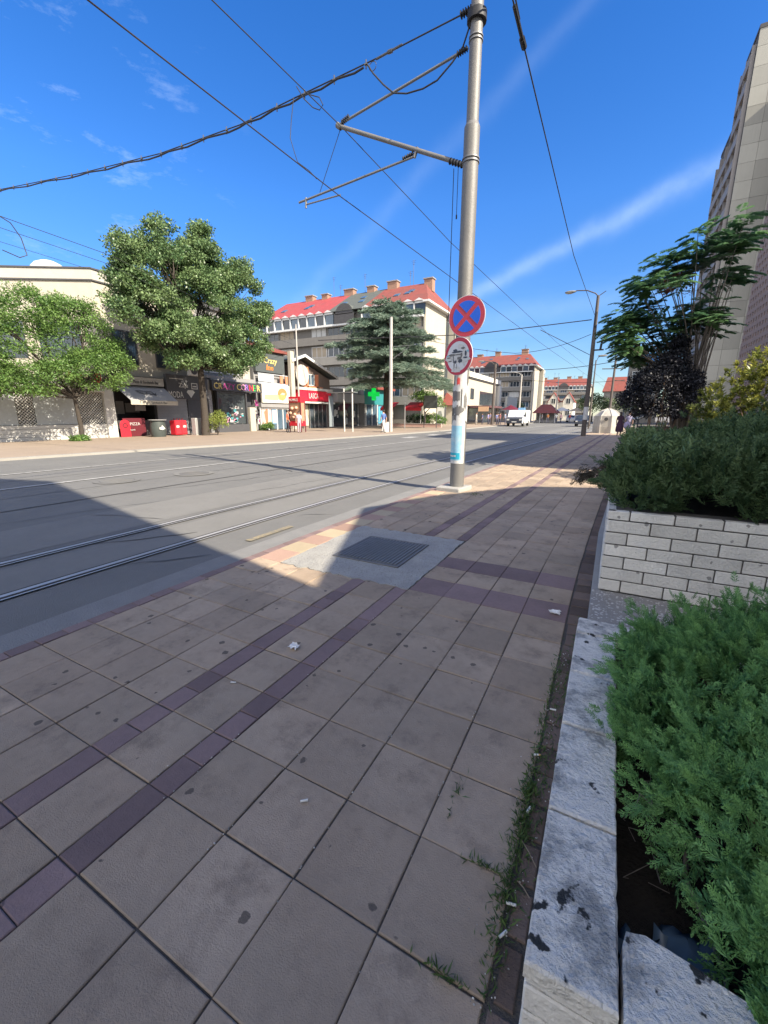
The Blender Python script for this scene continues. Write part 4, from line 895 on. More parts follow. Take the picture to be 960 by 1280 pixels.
# ---- jeweller
t=thing('shop_building','dark jeweller shop with black sign and closed grey roller shutter','shop',(XF-1,19.5,0))
b=MB(); b.box(XF-.02,XF+.2,18.65,21.9,2.42,4.0); b.build('sign_board',dgrey,t); b=MB(); b.box(XF-.02,XF+.1,20.2,21.9,0,2.42); b.box(XF-6,XF-1,20.91,22.1,0,6); b.build('wall',dgrey,t)
text('Zaja',.42,(XF+.21,19.55,3.2),wht,t,extr=.01); text('MODA',.6,(XF+.21,18.72,2.5),wht,t,sx=.62,extr=.01)
b=MB(); b.slab([(-.32,.12),(-.2,.26),(.2,.26),(.32,.12),(0,-.26)],(XF+.2,20.45,2.78),(0,1,0),(0,0,1),(1,0,0),.012); b.build('diamond_emblem',wht,t)
b=MB(); b.box(XF+.2,XF+.215,20.55,21.05,3.12,3.17);b.box(XF+.2,XF+.215,20.55,21.05,3.48,3.53);b.box(XF+.2,XF+.215,20.55,20.6,3.17,3.48);b.box(XF+.2,XF+.215,21.0,21.05,3.17,3.48); b.box(XF+.2,XF+.215,20.65,20.95,3.26,3.34); b.box(XF+.2,XF+.212,18.9,19.9,3.72,3.76); b.build('sign_frame',wht,t)
b=MB()
for k in range(24): b.box(XF-.02,XF+.05+.02*(k%2),17.9,20.15,.04+k*.1,.04+k*.1+.095)
b.build('roller_shutter',shutter,t)
t2=thing('air_conditioner','white air conditioner box with round fan above the black jeweller sign','air conditioner',(XF+.3,20.9,4.1)); b=MB(); b.box(XF+.05,XF+.4,20.4,21.3,4.02,4.7); b.build('casing',wht,t2,bevel=.02); b=MB(); b.disc((XF+.4,20.75,4.36),(0,1,0),(0,0,1),(1,0,0),.26,.012,20); b.disc((XF+.412,20.75,4.36),(0,1,0),(0,0,1),(1,0,0),.06,.01,12); b.build('fan_grille',dgrey,t2)
# ---- toy shop + building over it
t=thing('shop_building','grey two storey building with a dark glazed shop and colourful lettering','shop',(XF-2,24,0))
b=MB(); b.box(-40,XF-.8,22.1,27.0,0,9.0); b.box(XF-.8,XF-.02,22.1,22.4,0,4); b.box(XF-.8,XF-.02,22.1,27.0,3.9,4.2); b.build('wall',greyw,t)
b=MB(); b.box(-40,XF-.6,20.0,27.1,9.0,9.4); b.build('roof_slab',darkrf,t)
windows(t,[(22.5,24.2,4.5,6.0),(24.6,26.2,4.5,6.0),(22.5,24.2,6.9,8.3),(24.6,26.2,6.9,8.3)],XF-.8,'X',(frame,glass))
b=MB(); b.box(XF-.82,XF-.6,26.2,27.0,4.2,6.6); b.build('cream_panel',cream,t)
b=MB(); b.box(XF-.05,XF+.25,22.3,27.4,3.14,3.88); b.build('sign_board',dgrey,t)
cl=[(.60,.50,.15),(.45,.05,.15),(.45,.05,.15),(.35,.04,.20),(.40,.05,.22)]
lm={k:M('letter_'+k,v,.5,.05,4) for k,v in dict(yellow=(.70,.55,.18),pink=(.65,.30,.42),violet=(.25,.12,.45),red=(.65,.03,.06),green=(.02,.42,.08),plum=(.35,.05,.20),orange=(.75,.25,.03)).items()}
for i,(ch,k) in enumerate(zip('CRAZY',['yellow','yellow','plum','plum','plum'])): text(ch,.62,(XF+.26,22.42+i*.42,3.27),lm[k],t,extr=.02)
for i,(ch,k) in enumerate(zip('CORNER',['yellow','pink','violet','red','green','yellow'])): text(ch,.68,(XF+.26,24.62+i*.43,3.26),lm[k],t,extr=.02)
b=MB(); b.box(XF-.02,XF+.22,22.4,25.75,.03,.62); b.build('shop_base',M('dark_base',(.07,.07,.075),.6,.15,3),t)
b=MB(); b.box(XF-.1,XF-.07,22.9,25.7,.65,3.05); b.build('shop_window',glassM('shop_glass',(.05,.06,.065),.05),t)
b=MB()
for y in (22.85,25.72): b.box(XF-.1,XF+.1,y-.05,y+.05,.62,3.14)
b.box(XF-.1,XF+.05,22.9,25.67,2.98,3.13); b.build('window_frame',dgrey,t)
b=MB(); rr=random.Random(5)
for i in range(46):
    y=rr.uniform(23.2,25.4); z=rr.uniform(.7,2.0 if y>24 else 1.5); s=rr.uniform(.05,.16); b.box(XF-.068,XF-.05,y-s,y+s,z-s*.6,z+s*.6,rr.randint(0,5))
b.split('display_item',[wht,lm['pink'],greyw,wht,blind,sblue if False else M('toy_teal',(.1,.35,.38),.6,.1,4)],t)
b=MB(); b.box(XF-.05,XF+.3,25.85,26.45,0,1.95); b.build('cream_pillar',cream,t,bevel=.01)
b=MB(); b.box(XF-.75,XF-.7,26.45,27.0,.2,3.1); b.build('side_opening',dgrey,t)
for i in range(3):
    pass
t2=thing('clothes_rail','rail of dark and white hanging bags beside the colourful shop','rail',(XF+.1,26.75,.03)); b=MB(); b.tube([(XF,26.5,.03),(XF,26.5,2.6),(XF,27.05,2.6),(XF,27.05,.03)],.02,6); b.build('rail_frame',dgrey,t2); b=MB(); rr=random.Random(3)
for i in range(30): 
    y=26.55+rr.random()*.45; z=rr.uniform(.6,2.5); s=rr.uniform(.06,.14); b.box(XF+.02+rr.random()*.1,XF+.16,y-s*.6,y+s*.6,z-s,z+s,rr.choice([0,0,1,2]))
b.split('hanging_bag',[dgrey,wht,lm['plum']],t2)
# ---- billboard house
t=thing('shop_building','house with a large pale billboard over glass doors and a dark upper sign','shop',(XF-2,29,0))
b=MB(); b.box(-40,XF-.6,27.4,31.3,0,6.7); b.box(XF-.6,XF-.02,27.5,31.3,2.0,2.36); b.build('wall',greyw,t)
b=MB(); b.box(XF-.05,XF+.1,27.55,31.1,2.38,3.92); b.build('billboard',M('billboard_cream',(.62,.57,.48),.6,.06,2),t)
b=MB(); o_=(XF+.1,29.75,3.1); U=((0,1,0),(0,0,1),(1,0,0))
b.slab([(-1.9,-.45),(-.3,-.5),(.1,-.1),(-.3,.02),(-1.9,-.05)],o_,*U,.004,0); b.slab([(.62*math.cos(R(a))*(.85 if a>180 else 1),.52*math.sin(R(a))) for a in range(0,360,20)],(XF+.104,30.1,3.16),*U,.004,1); b.slab([(-.42,-.42),(.1,-.5),(.5,-.25),(.45,-.02),(-.1,.1),(-.5,-.1)],(XF+.108,30.05,3.1),*U,.004,2); b.slab([(-.3,.02),(.2,.0),(.4,.12),(.0,.2)],(XF+.112,30.1,3.1),*U,.003,3)
b.build('bread_picture',[M('wheat',(.66,.46,.22),.6,.1,3),M('crust_brown',(.36,.19,.07),.6,.2,3),M('bread_orange',(.62,.28,.10),.6,.15,3),M('bread_pale',(.68,.52,.34),.6,.1,3)],t)
b=MB(); b.box(XF-.3,XF-.27,27.6,31.1,.1,2.0); b.build('glass_front',glassb,t)
b=MB(); b.box(XF-.3,XF-.18,27.5,31.2,1.86,2.0)
for y in (27.55,28.5,29.6,30.4,31.1): b.box(XF-.28,XF-.2,y-.04,y+.04,.03,1.9)
b.split('door_frame',frame,t)
b=MB(); b.box(XF-.26,XF-.24,27.7,28.9,.25,1.82,0); b.box(XF-.26,XF-.24,29.0,29.55,.6,1.8,1); b.slab([(-.3,.5),(.1,.8),(.35,.3),(.1,-.4),(-.1,-.6)],(XF-.24,28.3,1.1),*U,.004,2); b.split('window_poster',[M('poster_peach',(.55,.40,.35),.6,.15,3),M('poster_sky',(.30,.48,.66),.6,.12,3),M('poster_flame',(.60,.17,.10),.6,.2,3)],t)
b=MB(); b.box(XF-.6,XF-.2,27.5,31.3,3.96,4.1); b.box(XF-.2,XF-.17,27.5,29.4,4.15,4.75); b.box(XF-.25,XF-.2,27.5,31.3,4.78,4.84); b.build('balcony_glass',M('balcony_pane',(.42,.44,.46),.4,.15,2),t)
b=MB(); b.box(XF-.22,XF-.14,30.2,30.55,4.1,4.75); b.box(XF-.22,XF-.14,30.9,31.2,4.1,4.75); b.split('terracotta_post',M('terracotta',(.52,.20,.11),.7,.12,4),t)
b=MB(); b.box(XF-.55,XF-.3,27.4,31.0,4.95,6.5); b.build('dark_sign_panel',M('dark_panel',(.075,.085,.085),.5,.15,3),t)
text('Crazy',.72,(XF-.29,28.35,5.72),lm['yellow'],t,sx=.95,shear=.2); text('Inn',.66,(XF-.29,28.6,5.15),lm['orange'],t,sx=1.1,shear=.2)
b=MB(); b.prism([(XF-6,27.2),(XF-.1,27.2),(XF-.1,31.4),(XF-6,31.4)],6.7,[8.6,6.9,6.9,8.6]); b.build('roof',redtile2,t)
b=MB(); b.box(XF-.1,XF+.25,31.25,31.75,0,7.0); b.build('cream_pillar',cream,t,bevel=.01)
# ---- gabled house with the red sign
t=thing('shop_building','gabled brown house with a broad red sign board beside the cedar','shop',(XF-2,35,0))
brn=M('brown_boards',(.17,.13,.11),.8,.18,3)
b=MB(); b.slab([(31.8,0),(38.2,0),(38.2,5.0),(33.3,6.5),(31.8,6.0)],(XF-8,0,0),(0,1,0),(0,0,1),(1,0,0),7.6); b.build('wall',brn,t)
b=MB(); 
for (a,c_) in (((33.3,6.75),(38.8,5.05)),((33.3,6.75),(31.4,6.1))):
    b.slab([(a[0],a[1]),(a[0],a[1]+.18),(c_[0],c_[1]+.18),(c_[0],c_[1])],(XF-8,0,0),(0,1,0),(0,0,1),(1,0,0),8.3)
b.build('roof',greyrf,t); b=MB()
for (a,c_) in (((33.3,6.72),(38.8,5.02)),((33.3,6.72),(31.4,6.07))): b.slab([(a[0],a[1]),(a[0],a[1]+.24),(c_[0],c_[1]+.24),(c_[0],c_[1])],(XF+.3,0,0),(0,1,0),(0,0,1),(1,0,0),.06)
b.build('barge_board',frame,t)
b=MB(); b.box(XF-.4,XF+.12,32.45,37.7,2.7,3.68); b.build('red_sign_board',M('bright_red_board',(.66,.02,.045),.45,.06,3),t); text('LASCA',.72,(XF+.13,33.9,2.95),wht,t,sx=.72,extr=.01)
b=MB(); b.box(XF-.4,XF+.45,32.0,37.9,2.45,2.62); b.box(XF-.4,XF+.2,32.3,37.9,3.7,3.95); b.build('white_ledge',wht,t,bevel=.01)
b=MB(); b.disc((XF+.05,33.0,5.05),(0,1,0),(0,0,1),(1,0,0),.95,.12,28); b.build('oval_sign',M('oval_cream',(.50,.47,.42),.7,.25,7,hue=(.33,.31,.29)),t)
b=MB(); b.box(XF-.35,XF-.1,34.0,34.25,3.95,5.9); b.box(XF-.35,XF-.1,35.6,35.85,3.95,5.3); b.box(XF-.35,XF-.1,33.4,36.6,3.95,4.12); b.build('terracotta_frame',M('terracotta_b',(.52,.19,.10),.7,.12,4),t)
windows(t,[(34.4,35.5,4.2,5.3)],XF-.4,'X',(frame,glassb))
b=MB(); b.box(XF-.4,XF-.3,34.45,37.4,.03,2.4); b.build('glass_doors',glass,t); b=MB()
for y in (34.45,35.2,35.9,36.6,37.35): b.box(XF-.3,XF-.25,y-.03,y+.03,.03,2.4)
b.split('door_frame',greyw,t); b=MB(); b.box(XF-.4,XF-.32,32.4,34.3,.3,2.3,0); rr=random.Random(8)
for i in range(14): y=rr.uniform(32.6,34.1); z=rr.uniform(.5,2.1); s=rr.uniform(.08,.2); b.slab([(-s,-s*.6),(s*.8,-s),(s,.5*s),(-.3*s,s)],(XF-.32,y,z),*U,.004,rr.choice([1,2]))
b.build('shop_window',[M('lit_window',(.50,.47,.36),.5,.15,2),M('display_green',(.12,.2,.13),.6,.2,3),wht],t)
# ---- glazed grey shop and pharmacy
t=thing('shop_building','low grey glazed shop with bright posters under the cedar boughs','shop',(XF-2,41,0))
b=MB(); b.box(-38,XF-.3,38.3,44.0,0,4.2); b.build('wall',greyw,t); b=MB(); b.box(XF-.3,XF+.5,38.3,44,2.7,3.6); b.build('fascia',M('fascia_grey',(.30,.30,.30),.6,.1,2),t)
b=MB(); b.box(XF-.3,XF-.24,38.6,43.6,.1,2.6); b.build('shop_window',glass,t); b=MB(); rr=random.Random(12)
for i in range(12): y=rr.uniform(38.9,43.3); z=rr.uniform(.5,2.2); s=rr.uniform(.15,.42); b.slab([(-s*.6,-s),(s*.5,-s*.8),(s*.6,s*.7),(0,s),(-s*.5,.6*s)],(XF-.24,y,z),*U,.004,rr.choice([0,0,1]))
b.split('window_poster',[wht,blind],t)
t=thing('shop_building','teal fronted pharmacy beside the cedar trunk','shop',(XF-1,46,0)); teal=M('teal_panel',(.03,.20,.21),.5,.12,2)
b=MB(); b.box(-36,XF+.3,44.2,51.0,0,4.6); b.build('wall',greyw,t); b=MB(); b.box(XF+.3,XF+.4,44.2,51,2.6,4.4); b.build('fascia',teal,t)
b=MB(); b.box(XF+.3,XF+.34,44.5,50.8,.1,2.55); b.build('glass_front',glassb,t); b=MB()
for y in (44.5,46,47.4): b.box(XF+.34,XF+.42,y-.07,y+.07,.03,2.6)
b.split('door_frame',frame,t); b=MB(); b.box(XF+.36,XF+.38,47.7,49.6,.3,2.4); b.split('window_poster',M('poster_cyan',(.08,.34,.50),.5,.15,2),t); b=MB(); b.box(XF-.3,XF+1.0,44.0,51.2,4.4,4.7); b.build('roof_edge',redtile2,t)
t=thing('pharmacy_cross','glowing green cross sign on the teal pharmacy','sign',(XF+.8,45,3.8)); b=MB(); gcr=M('cross_green',(.0,.55,.06),.4,.05,3,emit=.35); b.slab([(-.25,-.7),(.25,-.7),(.25,-.25),(.7,-.25),(.7,.25),(.25,.25),(.25,.7),(-.25,.7),(-.25,.25),(-.7,.25),(-.7,-.25),(-.25,-.25)],(-25.1,44.6,3.75),(.66,.75,0),(0,0,1),(.75,-.66,0),.15); b.build('cross',gcr,t); b=MB(); b.tube([(-25.1,44.7,3.75),(-26.2,44.7,3.75)],.04,6); b.build('bracket',galv2,t)
# ---- red kiosk, bus shelter, boards
t=thing('vending_kiosk','small red popcorn kiosk beside the person in red','kiosk',(-21.9,26.6,.03)); b=MB(); b.box(-22.5,-21.3,26.3,26.9,.5,.9); b.build('body',redp,t,bevel=.02); b=MB(); b.box(-22.5,-21.3,26.3,26.9,2.3,2.75); b.build('roof',redp,t,bevel=.02); b=MB(); b.box(-22.45,-21.35,26.35,26.85,.9,2.3); b.build('glass_case',M('warm_case',(.36,.22,.14),.3,.35,5),t); b=MB()
for x in (-22.46,-21.34):
    for y in (26.34,26.86): b.tube([(x,y,.03),(x,y,2.3)],.04,6)
b.split('corner_post',dkred,t); text('KOKICE',.28,(-22.4,26.29,2.4),wht,t,facing='-Y',sx=.85); b=MB(); 
for i in range(7): b.sphere((-22.3+i*.14,26.28,1.5+.4*math.sin(i*2)),.12)
b.split('bag',M('bag_mix',(.62,.52,.40),.6,.3,9,hue=(.6,.25,.12)),t)
t=thing('bus_shelter','bus shelter with two white posts and a glazed panel on the far pavement','bus shelter',(-19.2,29.4,.03))
for x in (-19.25,-18.45): 
    b=MB(); b.tube([(x,29.3,.03),(x,29.3,3.45)],.055,8); b.build('post',wht,t)
b=MB(); b.box(-20.8,-18.3,29.1,29.9,3.12,3.17); b.build('roof',M('shelter_roof',(.16,.17,.17),.5,.1,2),t)
b=MB(); b.box(-20.7,-20.66,29.2,29.8,.4,2.9); b.build('side_pane',M('shelter_glass',(.2,.23,.24),.15,.15,2),t)
t=thing('notice_board','dark notice board raised on two thin posts on the far pavement','sign board',(-16.8,42,.03)); b=MB(); b.box(-17.5,-16.1,41.95,42.05,2.05,3.35); b.build('board',M('board_dark',(.10,.115,.11),.6,.12,3),t)
for x in (-17.5,-16.1): b=MB(); b.tube([(x,42.08,.03),(x,42.08,3.4)],.045,8); b.build('post',dgrey,t)
t=thing('advert_lightbox','upright poster lightbox with a white sheet on the far pavement','advert case',(-20.9,56.5,.03)); b=MB(); b.box(-21.9,-20.3,56.4,56.7,.2,2.6); b.build('case',dgrey,t,bevel=.03); b=MB(); b.box(-21.75,-20.45,56.38,56.4,.4,2.45); b.build('poster',M('poster_pale',(.5,.52,.5),.5,.12,2),t); b=MB(); b.slab([(-.45,-.6),(-.3,.2),(-.2,.55),(.2,.55),(.3,.2),(.45,-.6),(.1,-.2),(-.1,-.2)],(-21.1,56.38,1.35),(1,0,0),(0,0,1),(0,-1,0),.006); b.build('picture',M('picture_grey',(.2,.22,.22),.6,.2,4),t); b=MB(); b.box(-21.5,-20.7,56.45,56.65,.03,.2); b.build('base',conc,t)
for i,(x0,x1,y,lb) in enumerate([(-24.4,-22.7,45,'red cafe awning half hidden by the pale concrete pole'),(-21.3,-19.2,45.2,'red cafe awning under the right boughs of the cedar')]):
    t=thing('cafe_awning',lb,'awning',(x0,y,2),'red cafe awnings'); b=MB(); vs=[(x0,y+1.6,2.85),(x1,y+1.6,2.85),(x1,y,2.2),(x0,y,2.2)]; b.add(vs+[(v[0],v[1],v[2]-.04) for v in vs],[(3,2,1,0),(4,5,6,7),(0,1,5,4),(1,2,6,5),(2,3,7,6),(3,0,4,7)]); b.build('canopy',redp,t); b=MB(); b.box(x0,x1,y-.03,y-.005,1.85,2.2); b.build('valance',redp,t); b=MB()
    for x in (x0+.05,x1-.05): b.tube([(x,y+.05,.03),(x,y+.05,2.2)],.03,6)
    b.split('post',wht,t)
t=thing('low_wall','long low pinkish kerb wall before the hedge on the far pavement','wall',(-18.5,44,.03)); b=MB(); b.box(-24,-16.4,44.4,44.6,.03,.38); b.build('wall',M('pink_wall',(.5,.33,.28),.8,.12,2),t); b=MB(); b.box(-24,-16.4,44.36,44.64,.382,.44); b.build('coping',conc,t)
t=thing('litter_bin','white cylindrical bin on the far pavement by the walking man','bin',(-15.95,30.3,.03)); b=MB(); b.tube([(-15.95,30.3,.03),(-15.95,30.3,.8)],[.27,.3],14); b.build('body',wht,t,smooth=True); b=MB(); b.tube([(-15.95,30.3,.8),(-15.95,30.3,.84)],.32,14); b.build('rim',greyw,t)
for x,y,h,lb in [(-17.2,36.6,2.6,'thin grey sign post in front of the cedar and the hedge'),(-14.0,45.5,3.0,'thin dark sign post on the far kerb near the notice board')]:
    t=thing('sign_post',lb,'post',(x,y,.03)); b=MB(); b.tube([(x,y,.03),(x,y,h)],.04,6); b.build('post',greyw,t); b=MB(); b.tube([(x,y,h),(x,y,h+.03)],.045,6); b.build('cap',dgrey,t)
# ------------------------------------------------------------------ apartment blocks across the street
def apartment(label,xl,xr,y,ev,segs,arch,chim,dep=12,endY=7,bal=True,step=1.0,group='red roofed apartment blocks'):
    t=thing('apartment_block',label,'apartment block',(xr,y,0),group); fl=ev/5.4; L=xr-xl; s=fl/2.8
    b=MB(); b.box(xl,xr-.25,y,y+dep,0,ev-.05); b.build('wall',concw,t)
    b=MB(); b.box(xr-.25,xr,y-.35,y+endY,0,ev-.25); b.build('end_wall',cream,t)
    b=MB(); b.box(xr-.24,xr-.1,y+endY,y+endY+1.6,0,ev-1); b.build('stair_recess',glass,t)
    b=MB(); b.box(xr-4,xr+.9*s,y+endY+1.6,y+endY+4.6,0,ev-.2); b.build('stair_tower',cream,t)
    windows(t,[(y+endY+2.2,y+endY+3.9,ev*.84,ev*.93)],xr+.9*s,'X',(frame,glassb))
    # balcony bands and window strips
    n=max(3,int(L/(3.0*s)))
    for k in range(1,5):
        z=fl*k
        b=MB(); b.box(xl+.2,xr-.3,y-.55,y-.003,z-.12,z+.02); b.box(xl+.2,xr-.3,y-.55,y-.45,z+.02,z+.95*s); b.build('balcony_parapet',concl if k%2 else concw,t)
        rects=[]
        for i in range(n):
            a=xl+.5+i*(L-1)/n; 
            if rnd.random()<.92: rects.append((a+.12,a+(L-1)/n-.12,z+.98*s,z+2.5*s))
        windows(t,rects,y,'Y',(rnd.choice([frame,frame,concl]),lambda:rnd.choice([glass,glass,glassb,blind,blindw,blind])),fr=.09*s,mull=2)
    # dormer bays under the eaves
    z0=ev-1.55*s; m=int(L/(1.5*s)); b=MB(); g=MB(); w=L/m
    b.box(xl,xr-.26,y-.75*s,y-.003,z0-.25*s,z0)
    for i in range(m):
        a=xl+i*w
        if arch and arch[0]-.2<a+w/2<arch[1]+.2: continue
        b.box(a,a+.14*s,y-.75*s,y-.004,z0,ev-.02); b.prism([(a,y-.75*s),(a+w,y-.75*s),(a+w,y-.004),(a,y-.004)],ev-.25*s,ev-.02)
        b.slab([(a,ev-.02),(a+w,ev-.02),(a+w/2,ev+.32*s)],(0,y-.85*s,0),(1,0,0),(0,0,1),(0,1,0),.12*s)
        g.box(a+.15*s,a+w-.01,y-.55*s,y-.5*s,z0,ev-.26*s,0 if i%2 else 1)
    bay=b.build('dormer_frames',frame,t); g.split('dormer_pane',[glass,glassb],bay)
    # roof pieces
    yr=y+dep*.5; rz=ev+3.9*s; 
    for (a,c_,mt) in segs:
        hip=(c_>=xr-.05); c2=c_+(.5 if hip else 0); h=(3.2*s if hip else 0)
        vs=[(a,y-.9*s,ev),(c2,y-.9*s,ev),(c2-h,yr,rz),(a,yr,rz),(a,y+dep+.5,ev),(c2,y+dep+.5,ev)]
        MB().add(vs,[(0,1,2,3),(3,2,5,4),(1,5,2),(0,3,4),(0,4,5,1)]).build('roof',mt,t)
    b=MB(); b.box(xr-.2,xr+.62,y-.95*s,y+dep+.5,ev-.22*s,ev-.003); b.build('eave_trim',frame,t)
    if arch:
        a,c_=arch; cx=(a+c_)/2; r=(c_-a)/2*.8; poly=[(r*math.cos(R(q)),r*.95*math.sin(R(q))) for q in range(0,181,15)]
        b=MB(); b.slab(poly,(cx,y-.8*s,ev-.45*s),(1,0,0),(0,0,1),(0,1,0),4*s); dm=b.build('arched_dormer',greyrf,t)
        b=MB(); b.slab([(p[0]*.97,p[1]*.97) for p in poly],(cx,y-.83*s,ev-.45*s),(1,0,0),(0,0,1),(0,1,0),.02); b.box(a+.2,c_-.2,y-.83*s,y-.81*s,z0,ev-.36*s); b.build('arch_window',darkrf,dm)
    for (x,h,w_) in chim:
        b=MB(); b.box(x-w_/2,x+w_/2,yr-.5,yr+.5,rz-1.2*s,rz+h); ch=b.build('chimney',brick,t); b=MB(); b.box(x-w_/2-.12,x+w_/2+.12,yr-.62,yr+.62,rz+h+.003,rz+h+.14); b.build('chimney_cap',greyw,ch)
    for i in range(5):
        x=xl+L*rnd.uniform(.3,.95); h=rnd.uniform(1.5,3.2)*s; b=MB(); b.tube([(x,yr,rz-.1),(x,yr,rz+h)],.03,4)
        for k in range(3): b.tube([(x-.35+.08*k,yr,rz+h-.15-k*.22),(x+.35-.08*k,yr,rz+h-.15-k*.22)],.015,4)
        b.build('antenna',dgrey,t)
    for (a,c_,mt) in segs:
        for i in range(3):
            x=a+(c_-a)*rnd.uniform(.2,.75); zz=rnd.uniform(.3,.7); yy=y-.9*s+(yr-y+.9*s)*zz; z=ev+(rz-ev)*zz
            b=MB(); b.obox((x,yy,z+.06),(.75*s,.9*s,.1),0,rx=math.atan2(rz-ev,yr-y+.9*s)); b.build('roof_window',glassb,t)
    return t
apartment('grey apartment block with a bright red metal roof rising behind the cedar',-49,-21.6,52,15.1,[(-49,-36.2,redtile),(-36.2,-30.6,greyrf),(-30.6,-21.6,redtile2)],(-35.2,-31.6),[(-44,.5,1.4),(-41,.4,1.1),(-36.6,.55,1.6),(-32.8,.5,1.2),(-29.3,.7,1.5),(-23.8,.35,1.2)])
apartment('middle red roofed apartment block standing beyond the flat cream building',-47,-16.6,105,12.6,[(-47,-30.5,redtile2),(-30.5,-25.5,redtile2),(-25.5,-16.6,redtile2)],(-28.3,-24.2),[(-31,.4,1.4),(-26.5,.8,1.3),(-20,1.0,1.5)],dep=12,endY=8)
apartment('farthest small red roofed apartment block at the end of the street',-34,-7.6,180,12.2,[(-34,-7.6,redtile2)],(-19,-15),[(-21,.6,1.5),(-16,.8,1.5),(-12,.7,1.5),(-25,.6,1.5)],dep=14,endY=9)
# ---- flat cream building
t=thing('shop_building','flat roofed cream two storey building beside the signs on the tram pole','building',(-21,74,0))
b=MB(); b.box(-34,-19.5,64,84,0,7.0); b.build('wall',cream,t); b=MB(); b.box(-34,-19.2,63.8,84.2,7.0,7.75); b.build('parapet',M('cream_light',(.62,.59,.52),.8,.08,2),t); b=MB(); b.box(-34,-19.32,63.9,84.1,6.8,6.997); b.build('shadow_gap',darkrf,t)
windows(t,[(65.2,67.0,3.8,5.4),(70.5,79.0,3.0,5.2)],-19.5,'X',(dgrey,glass),mull=3); b=MB(); b.box(-19.5,-17.8,64,84,2.5,2.75); b.build('canopy',dgrey,t); b=MB(); b.box(-19.5,-19.4,64.4,83.6,.05,2.4); b.build('shop_window',glass,t); b=MB(); b.box(-19.49,-19.0,82.6,84.0,0,6.79); b.build('corner_pilaster',wht,t)
t=thing('building_hoarding','pale grey mesh covered wall beside the flat cream building','wall',(-18,84,0)); b=MB(); b.box(-18.4,-18,85,95,.9,4.9); b.build('mesh_panel',M('hoarding',(.40,.40,.37),.8,.12,1),t); b=MB()
for y in (85.2,90,94.8): b.box(-18.3,-18.1,y-.1,y+.1,0,.9)
b.split('post',dgrey,t)
t=thing('red_roofed_kiosk','small house with a hipped red tile roof behind the tram pole posters','kiosk',(-20.6,60,0)); b=MB(); b.box(-24.5,-20.0,59,63.4,0,2.7); b.build('wall',cream,t); MB().add([(-25.2,58.3,2.72),(-19.2,58.3,2.72),(-19.2,64,2.72),(-25.2,64,2.72),(-23,61,4.9),(-22,61,4.9)],[(0,1,5,4),(1,2,5),(2,3,4,5),(3,0,4),(3,2,1,0)]).build('roof',redtile2,t); windows(t,[(-24,-22.4,1.0,2.2)],59,'Y',(dgrey,glass)); windows(t,[(60,62,1.0,2.3)],-20.0,'X',(frame,glass))
t=thing('cafe_pavilion','low pavilion with a red tile hip roof to the right of the white van','kiosk',(-10.5,84,0)); b=MB(); b.box(-12.2,-8.9,82,88,.0,.5); b.box(-12.2,-8.9,84,88,.5,1.7); b.build('wall',greyw,t); MB().add([(-12.6,81,1.72),(-8.4,81,1.72),(-8.4,89,1.72),(-12.6,89,1.72),(-11.6,85,3.3),(-9.9,85,3.3)],[(0,1,5,4),(1,2,5),(2,3,4,5),(3,0,4),(3,2,1,0)]).build('roof',redtile2,t); b=MB()
for x in (-12.3,-11.2,-10,-8.7): b.tube([(x,81.3,0),(x,81.3,1.72)],.06,6)
b.split('post',frame,t)
t=thing('gabled_house','white house with twin pointed gables before the farthest red roofed block','house',(-11.5,122,0)); b=MB(); b.box(-14.8,-8.6,120.5,128,0,4.6); 
for x0 in (-14.8,-11.2): b.slab([(0,0),(2.5,0),(2.5,4.9),(1.25,6.9),(0,4.9)],(x0,120,0),(1,0,0),(0,0,1),(0,1,0),4)
b.build('wall',M('white_render',(.58,.56,.50),.8,.1,1),t); b=MB()
for x0 in (-14.8,-11.2):
    for sgn in (-1,1): b.slab([(1.25,6.95),(1.25,7.15),(1.25+sgn*1.5,4.85),(1.25+sgn*1.5,4.6)][::sgn],(x0,119.9,0),(1,0,0),(0,0,1),(0,1,0),4.2)
b.box(-14.9,-8.5,122,128,4.6,4.9); b.build('roof',redtile2,t); windows(t,[(-14.1,-13,4.2,5.6),(-10.5,-9.4,4.2,5.6),(-14.1,-13,1.2,3),(-10.5,-9.4,1.2,3)],120,'Y',(frame,glass))
for i,(x,y,c_,lb) in enumerate([(-8.6,92,wht,'white market parasol beyond the red roofed pavilion'),(-6.6,100,blind,'beige market parasol left of the dark lamp post foot'),(-14.2,70,dkred,'dark red market parasol before the flat cream building')]):
    t=thing('market_parasol',lb,'parasol',(x,y,0),'market parasols'); b=MB(); n=8; vs=[(x,y,2.95)]+[(x+1.5*math.cos(2*PI*k/n),y+1.5*math.sin(2*PI*k/n),2.2) for k in range(n)]; b.add(vs,[(0,1+k,1+(k+1)%n) for k in range(n)]+[tuple(range(n,0,-1))]); b.build('canopy',c_,t); b=MB(); b.tube([(x,y,0),(x,y,2.9)],.04,6); b.build('pole',dgrey,t)
t=thing('cafe_canopy','long dark red canopy over the crowd before the flat cream building','awning',(-17.5,66,0)); b=MB(); b.box(-18.9,-16.0,63.5,72,2.45,2.75); b.build('canopy',M('dark_canopy',(.10,.05,.055),.7,.2,2),t); b=MB(); b.box(-17.6,-16.1,63.3,63.45,1.9,2.6); b.build('sign_board',M('orange_beige',(.5,.32,.2),.6,.15,2),t); b=MB()
for y in (63.6,67.5,71.8): b.tube([(-16.1,y,0),(-16.1,y,2.45)],.05,6)
b.split('post',dgrey,t)
